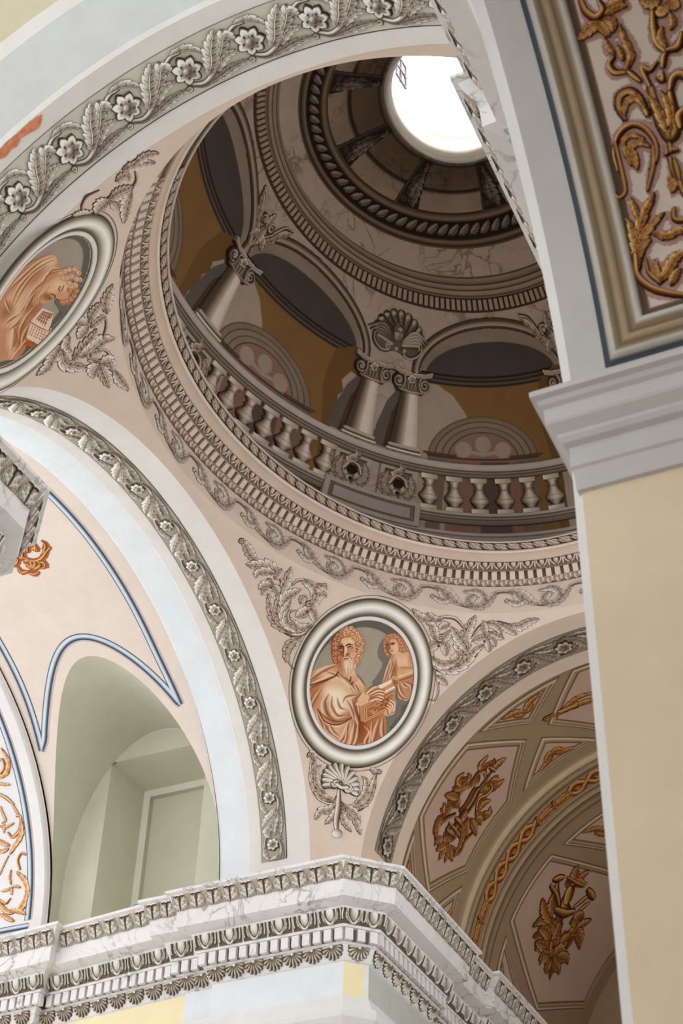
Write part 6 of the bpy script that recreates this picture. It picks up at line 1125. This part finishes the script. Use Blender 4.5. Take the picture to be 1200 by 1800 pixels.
for t0 in (63.9, 11.7, 116.):
    coffer('triangular_coffer', FU, [(2.40, A2(t0-11.6)), (2.40, A2(t0+11.6)), (2.66, A2(t0))], RWS, vault_far, k=8); coffer('triangular_coffer', FU, [(3.14, A2(t0+11.6)), (3.14, A2(t0-11.6)), (2.84, A2(t0))], RWS, vault_far, k=8)
    coffer('triangular_coffer', FU, [(3.90, A2(t0-11.6)), (3.90, A2(t0+11.6)), (4.45, A2(t0))], RWS, vault_far, k=8)
    for a_, b_ in ((2.45, 2.52), (3.10, 3.03), (3.95, 4.1)):
        k = Cv(min(a_, b_)-.04, max(a_, b_)+.06, A2(t0)-.16, A2(t0)+.16, 300)
        for s_ in (-1, 1): k.leaf([(b_, A2(t0)), (a_+(b_-a_)*.4, A2(t0)+s_*.05), (a_, A2(t0)+s_*.13)], .026, GL2, 5, .006, flip=s_); k.leaf([(b_, A2(t0)), (b_+(b_-a_)*.2, A2(t0)+s_*.025), (a_+(b_-a_)*.6, A2(t0)+s_*.07)], .02, GL2, 4, .006, flip=s_)
        k.mesh('gilded_spray', FU, vault_far, .004)
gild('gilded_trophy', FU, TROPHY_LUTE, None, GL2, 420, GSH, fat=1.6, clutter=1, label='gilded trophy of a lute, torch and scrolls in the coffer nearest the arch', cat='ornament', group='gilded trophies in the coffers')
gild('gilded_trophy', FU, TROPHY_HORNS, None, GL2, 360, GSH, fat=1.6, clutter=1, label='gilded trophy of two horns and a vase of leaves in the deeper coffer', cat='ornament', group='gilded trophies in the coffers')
k = Cv(2.60, 2.92, A2(66), A2(84), 380); 
for P_, w in (([(2.70, A2(69)), (2.72, A2(75)), (2.75, A2(84))], .03), ([(2.70, A2(72)), (2.66, A2(77)), (2.68, A2(82))], .022)): k.leaf(P_, w, GL2, 5, .006)
k.stroke([(2.70, A2(67.5)), (2.72, A2(75))], .02, GL2[1], GL2[2], GL2[0], h=.008, edge=(GL2[0], .004)); k.leaf([(2.705, A2(71)), (2.70, A2(69)), (2.695, A2(66.3))], .02, GL2, 3, .006); o = k.mesh('gilded_trophy', FU, None, .004); tagit(o, None, 'gilded torch end poking into view in the topmost coffer', 'ornament', 'gilded trophies in the coffers')
# transverse rib with its gilded chain
tr_ = lin_(6, 150, 90)
U, V = np.meshgrid(tr_, [3.238, 3.245, 3.275, 3.30, 3.306, 3.33, 3.336, 3.385, 3.39, 3.40, 3.53, 3.54, 3.56, 3.566, 3.60, 3.63, 3.636, 3.70, 3.735, 3.75], indexing='ij')
hh = [0, .022, .03, .026, .02, .02, .024, .022, .018, .018, .018, .018, .022, .02, .022, .026, .02, .022, .022, 0]; cc = [(120, 98, 74), (196, 174, 146), (200, 180, 152), (150, 126, 98), (100, 78, 56), (168, 144, 114), (172, 148, 118), (104, 80, 58), (128, 84, 60), (190, 160, 138), (190, 160, 138), (128, 84, 60), (196, 172, 144), (108, 84, 62), (170, 146, 116), (206, 184, 156), (112, 88, 66), (166, 142, 112), (120, 98, 72), (110, 88, 66)]
rib = mk('rib', archF(U, V, np.broadcast_to(np.array(hh), U.shape), dr=.02).reshape(-1, 3), gridf(len(tr_), len(hh)), PAINT, vault_far, np.broadcast_to(np.array(cc, float), U.shape+(3,)).reshape(-1, 3), True)
kc2 = Cv(-.062, .062, -.082, .082, 330); GL3 = ((70, 34, 14), (160, 98, 42), (222, 170, 96))
for s_ in (-1, 1): kc2.stroke([(.0, -.085), (s_*.045, -.045), (s_*.045, .0), (0, .045), (-s_*.03, .085)], .019, GL3[1], GL3[2], GL3[0], h=.008, edge=(GL3[0], .004))
kc2.stroke(spiral((0, -.02), .004, .026, 90, 1.4, 20), .011, GL3[1], GL3[2], GL3[0], h=.008, edge=(GL3[0], .003))
kh = Cv(-.06, .06, -.082, .082, 330)
for x in (-.022, 0, .022): kh.leaf([(x*.4, -.075), (x, 0), (x*1.4, .075)], .016, GL3, 3, .008)
kh.stroke([(-.035, -.06), (0, -.07), (.035, -.06)], .012, GL3[1], GL3[2], GL3[0], h=.01, edge=(GL3[0], .004)); kh.leaf([(0, -.07), (0, 0), (0, .08)], .02, GL3, 4, .01)
for i, t in enumerate(np.arange(17, 92, 6.0)):
    (kh if i % 6 in (0, 1) else kc2).mesh('chain_link' if i % 6 > 1 else 'leaf_husk', lambda u, v, h=0., t=t: archF(t+np.degrees(np.asarray(v)/RF), 3.465+np.asarray(u), np.asarray(h)+.018, dr=.02), rib, .004)
mk('wall_far_end', [(-1.6, 5.55, ZF), (1.6, 5.55, ZF), (1.6, 5.55, 5.1), (-1.6, 5.55, 5.1)], [(0, 1, 2, 3)], TAUPE, None, None, False, **K())
# ---------------------------------------------------------------- chapel arch panel
CHP = lambda u, v, h=0.: chap(np.degrees(np.asarray(v)/RJ), u, np.asarray(h))
A3 = lambda t: RJ*math.radians(t)
PR = [(0, .001, (70, 76, 86)), (.010, .002, (74, 80, 90)), (.013, .006, (176, 168, 156)), (.022, .010, (206, 200, 192)), (.027, .010, (150, 134, 110)), (.036, .008, (118, 100, 78)), (.044, .010, (172, 152, 124)), (.05, .010, (176, 156, 128)), (.056, .007, (122, 104, 82)), (.066, .010, (150, 132, 104)), (.073, .012, (208, 202, 196)), (.080, .010, (200, 194, 188)), (.084, .004, (96, 80, 66)), (.094, .002, (104, 88, 74)), (.0965, .001, (170, 122, 104)), (.099, .001, (214, 200, 186))]
pw = thing('soffit_painting', chap(np.array(25.), np.array(1.5)), 'painted panel with gilded scrollwork on the near arch soffit', 'mural')
Pq = [(1.345, A3(9.2)), (2.05, A3(9.2)), (2.05, A3(95)), (1.345, A3(95))]
coffer('moulded_frame', CHP, Pq, PR, pw, False, 40)
Q = inset(Pq, .098); grid('panel_ground', lambda v, u: CHP(u, v, 0*u+.001), lin_(Q[0][1], Q[2][1], 60), lin_(Q[0][0], Q[1][0], 10), mat('panel_cream', (218, 204, 192)), pw)
GL4 = ((62, 30, 12), (190, 130, 62), (238, 204, 142))
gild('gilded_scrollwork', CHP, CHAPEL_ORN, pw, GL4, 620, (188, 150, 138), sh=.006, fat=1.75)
# ---------------------------------------------------------------- left arm: blue lines, gilded rosette, end arch panel, brick patch
def ribbon(name, fn, P, rows, parent, k=None, **kw):
    P = curve(P, 60) if k is None else np.asarray(P, float); d = np.gradient(P, axis=0); nrm = np.stack([-d[:, 1], d[:, 0]], 1); nrm /= np.linalg.norm(nrm, axis=1, keepdims=True)
    V = []; C = []
    for o, h, c in rows: Q = P+nrm*o; V.append(fn(Q[:, 0], Q[:, 1], np.full(len(Q), h))); C.append(np.broadcast_to(np.array(c, float), (len(Q), 3)))
    return mk(name, np.array(V).transpose(1, 0, 2).reshape(-1, 3), gridf(len(P), len(rows)), PAINT, parent, np.array(C).transpose(1, 0, 2).reshape(-1, 3), True, **kw)
LV = lambda u, v, h=0.: archL(np.degrees(np.asarray(v)/RL), u, np.asarray(h), dr=dv)
BL = [(-.026, .001, (70, 86, 104)), (-.021, .002, (70, 86, 104)), (-.019, .003, (186, 196, 202)), (-.008, .004, (212, 218, 222)), (.0, .004, (160, 174, 186)), (.006, .004, (70, 86, 104)), (.015, .003, (54, 68, 84)), (.017, .002, (190, 172, 170)), (.027, .001, (204, 188, 184))]
tl = lambda y, z: RL*math.atan2((z-ZS)/(HL+dv), y/(RL+dv))
lines = thing('painted_line_border', archL(np.array(60.), np.array(-2.6), dr=dv), 'slate blue painted border line swinging round the niche and along the vault', 'mural')
right = [(-2.185, tl(*p)) for p in ((-1.2, 4.56), (-.6, 4.9), (-.07, 4.98), (.3, 4.95), (.63, 4.87), (.92, 4.74), (1.05, 4.65))]; right[-1] = (-2.178, right[-1][1])
vt = (-2.155, RL*math.radians(42.3)); vb = (-3.092, RL*math.radians(39.5))
off_ = .088; nich = []
for a in np.linspace(-1.22, 1.18, 41):
    x = NXC+(NA+off_)*math.sin(a); u = (x-NXC)/(NA+off_); z = NZ0-.02+(NH+.075)*math.sqrt(1-u*u); y = (RL+dv)*math.sqrt(max(0, 1-((z-ZS)/(HL+dv))**2)); nich.append((x, tl(y, z)))
nich = [(x, v) for x, v in nich if -3.068 < x < -2.172]
ribbon('border_line', LV, curve(right+[vt], 60), BL, lines, 1); ribbon('border_line', LV, curve([(-3.062, A2(150)*RL/RF), (-3.062, A2(90)*RL/RF), (-3.064, A2(65)*RL/RF), (-3.07, A2(52)*RL/RF), vb], 60), [(-o, h, c) for o, h, c in BL][::-1], lines, 1)
ribbon('border_line', LV, curve([vb]+nich+[vt], 120), [(-o, h, c) for o, h, c in BL][::-1], lines, 1)
GL5 = ((150, 72, 34), (226, 172, 88), (246, 214, 140))
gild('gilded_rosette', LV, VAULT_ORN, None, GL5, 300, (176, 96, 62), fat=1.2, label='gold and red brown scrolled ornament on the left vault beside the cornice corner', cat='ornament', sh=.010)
LE = lambda u, v, h=0.: archL(np.degrees(np.asarray(v)/RL), u, np.asarray(h), dr=.012)
endp = thing('soffit_painting', archL(np.array(10.), np.array(-3.4)), 'painted panel with orange acanthus scrolls inside a blue line at the left edge', 'mural')
ribbon('border_line', LE, [(-3.277, RL*math.radians(d)) for d in np.linspace(100, 2.6, 60)], BL, endp, 1)
ribbon('border_line', LE, [(-3.25-.02, RL*math.radians(1.0)), (-3.7, RL*math.radians(1.0)), (-4.3, RL*math.radians(1.0))], [(-o, h, c) for o, h, c in BL][::-1] if 0 else BL, endp, 1)
gild('acanthus_scrolls', LE, END_ORN, endp, ((150, 84, 44), (234, 178, 118), (250, 222, 180)), 330, None, sh=.004, fat=1.7)
k = Cv(*PATCH[0], 420); k.poly(PATCH[1][0][3], (212, 140, 102), False, .0)
for i in range(26): k.blob((rnd.uniform(PATCH[0][0], PATCH[0][1]), rnd.uniform(PATCH[0][2], PATCH[0][3])), .01, .006, rnd.uniform(0, 180), rnd.choice([(196, 116, 80), (222, 158, 122), (184, 108, 74)]), .6)
k.mesh('bare_brick_patch', lambda u, v, h=0.: archF(np.degrees(np.asarray(v)/RF), u, np.asarray(h)), arch_near, .002, True, label='flaked patch of orange brick at the arch edge')
# lantern grille
kg = lambda th, z, r=.925: np.array([.3639*r*math.cos(math.radians(th)), .4407*r*math.sin(math.radians(th)), z])
gr = bpy.data.objects.new('window_grille', None); COL.objects.link(gr); gr.parent = lant; ORG['window_grille'] = W3(kg(170, 7.66)); gr.location = ORG['window_grille']-ORG[lant.name]; gr.empty_display_size = .1; gr['label'] = 'small dark window grille high inside the lantern'
for (a0, z0), (a1, z1) in (((166, 7.66), (166, 7.868)), ((174, 7.66), (174, 7.868)), ((182, 7.66), (182, 7.868)), ((166, 7.868), (183, 7.868)), ((166, 7.66), (183, 7.66)), ((166, 7.765), (183, 7.765))):
    vert = a0 == a1; v = []
    for r in (.90, .928):
        for a_, z_ in (((a0-.7, z0), (a0+.7, z0), (a1+.7, z1), (a1-.7, z1)) if vert else ((a0, z0-.006), (a1, z1-.006), (a1, z1+.006), (a0, z0+.006))): v.append(kg(a_, z_, r))
    mk('grille_bar', np.array(v), [(0, 1, 2, 3), (4, 5, 6, 7), (0, 1, 5, 4), (1, 2, 6, 5), (2, 3, 7, 6), (3, 0, 4, 7)], mat('grille_paint', (96, 84, 100)), gr, None, False)
# ---------------------------------------------------------------- small things left lying on the cornice
def tube(name, pts, r, m, n=8, **k):
    P = np.asarray(pts, float); V = []
    for i in range(len(P)):
        d = P[min(i+1, len(P)-1)]-P[max(i-1, 0)]; d /= np.linalg.norm(d); a = np.cross(d, [0, 0, 1.]); a /= np.linalg.norm(a)+1e-9; b = np.cross(d, a)
        V += [P[i]+r*(a*math.cos(q)+b*math.sin(q)) for q in np.linspace(0, 2*PI, n, endpoint=False)]
    f = [(i*n+j, i*n+(j+1) % n, (i+1)*n+(j+1) % n, (i+1)*n+j) for i in range(len(P)-1) for j in range(n)]+[tuple(range(n)), tuple(range((len(P)-1)*n, len(P)*n))[::-1]]
    return mk(name, V, f, m, None, None, False, **k)
tube('metal_rod', [(-1.165, 1.40, 3.4705), (-1.135, 1.432, 3.4705), (-1.10, 1.468, 3.4705)], .0062, IRON, label='short dark rod lying on the cornice above the chamfered pier face', cat='rod')
tube('cable_conduit', [(-2.50, 1.52, 3.469), (-2.475, 1.475, 3.478), (-2.455, 1.465, 3.490), (-2.36, 1.462, 3.4925), (-2.345, 1.47, 3.469)], .0055, mat('conduit_grey', (176, 184, 190)), label='pale bent conduit on the cornice in front of the window niche', cat='conduit')
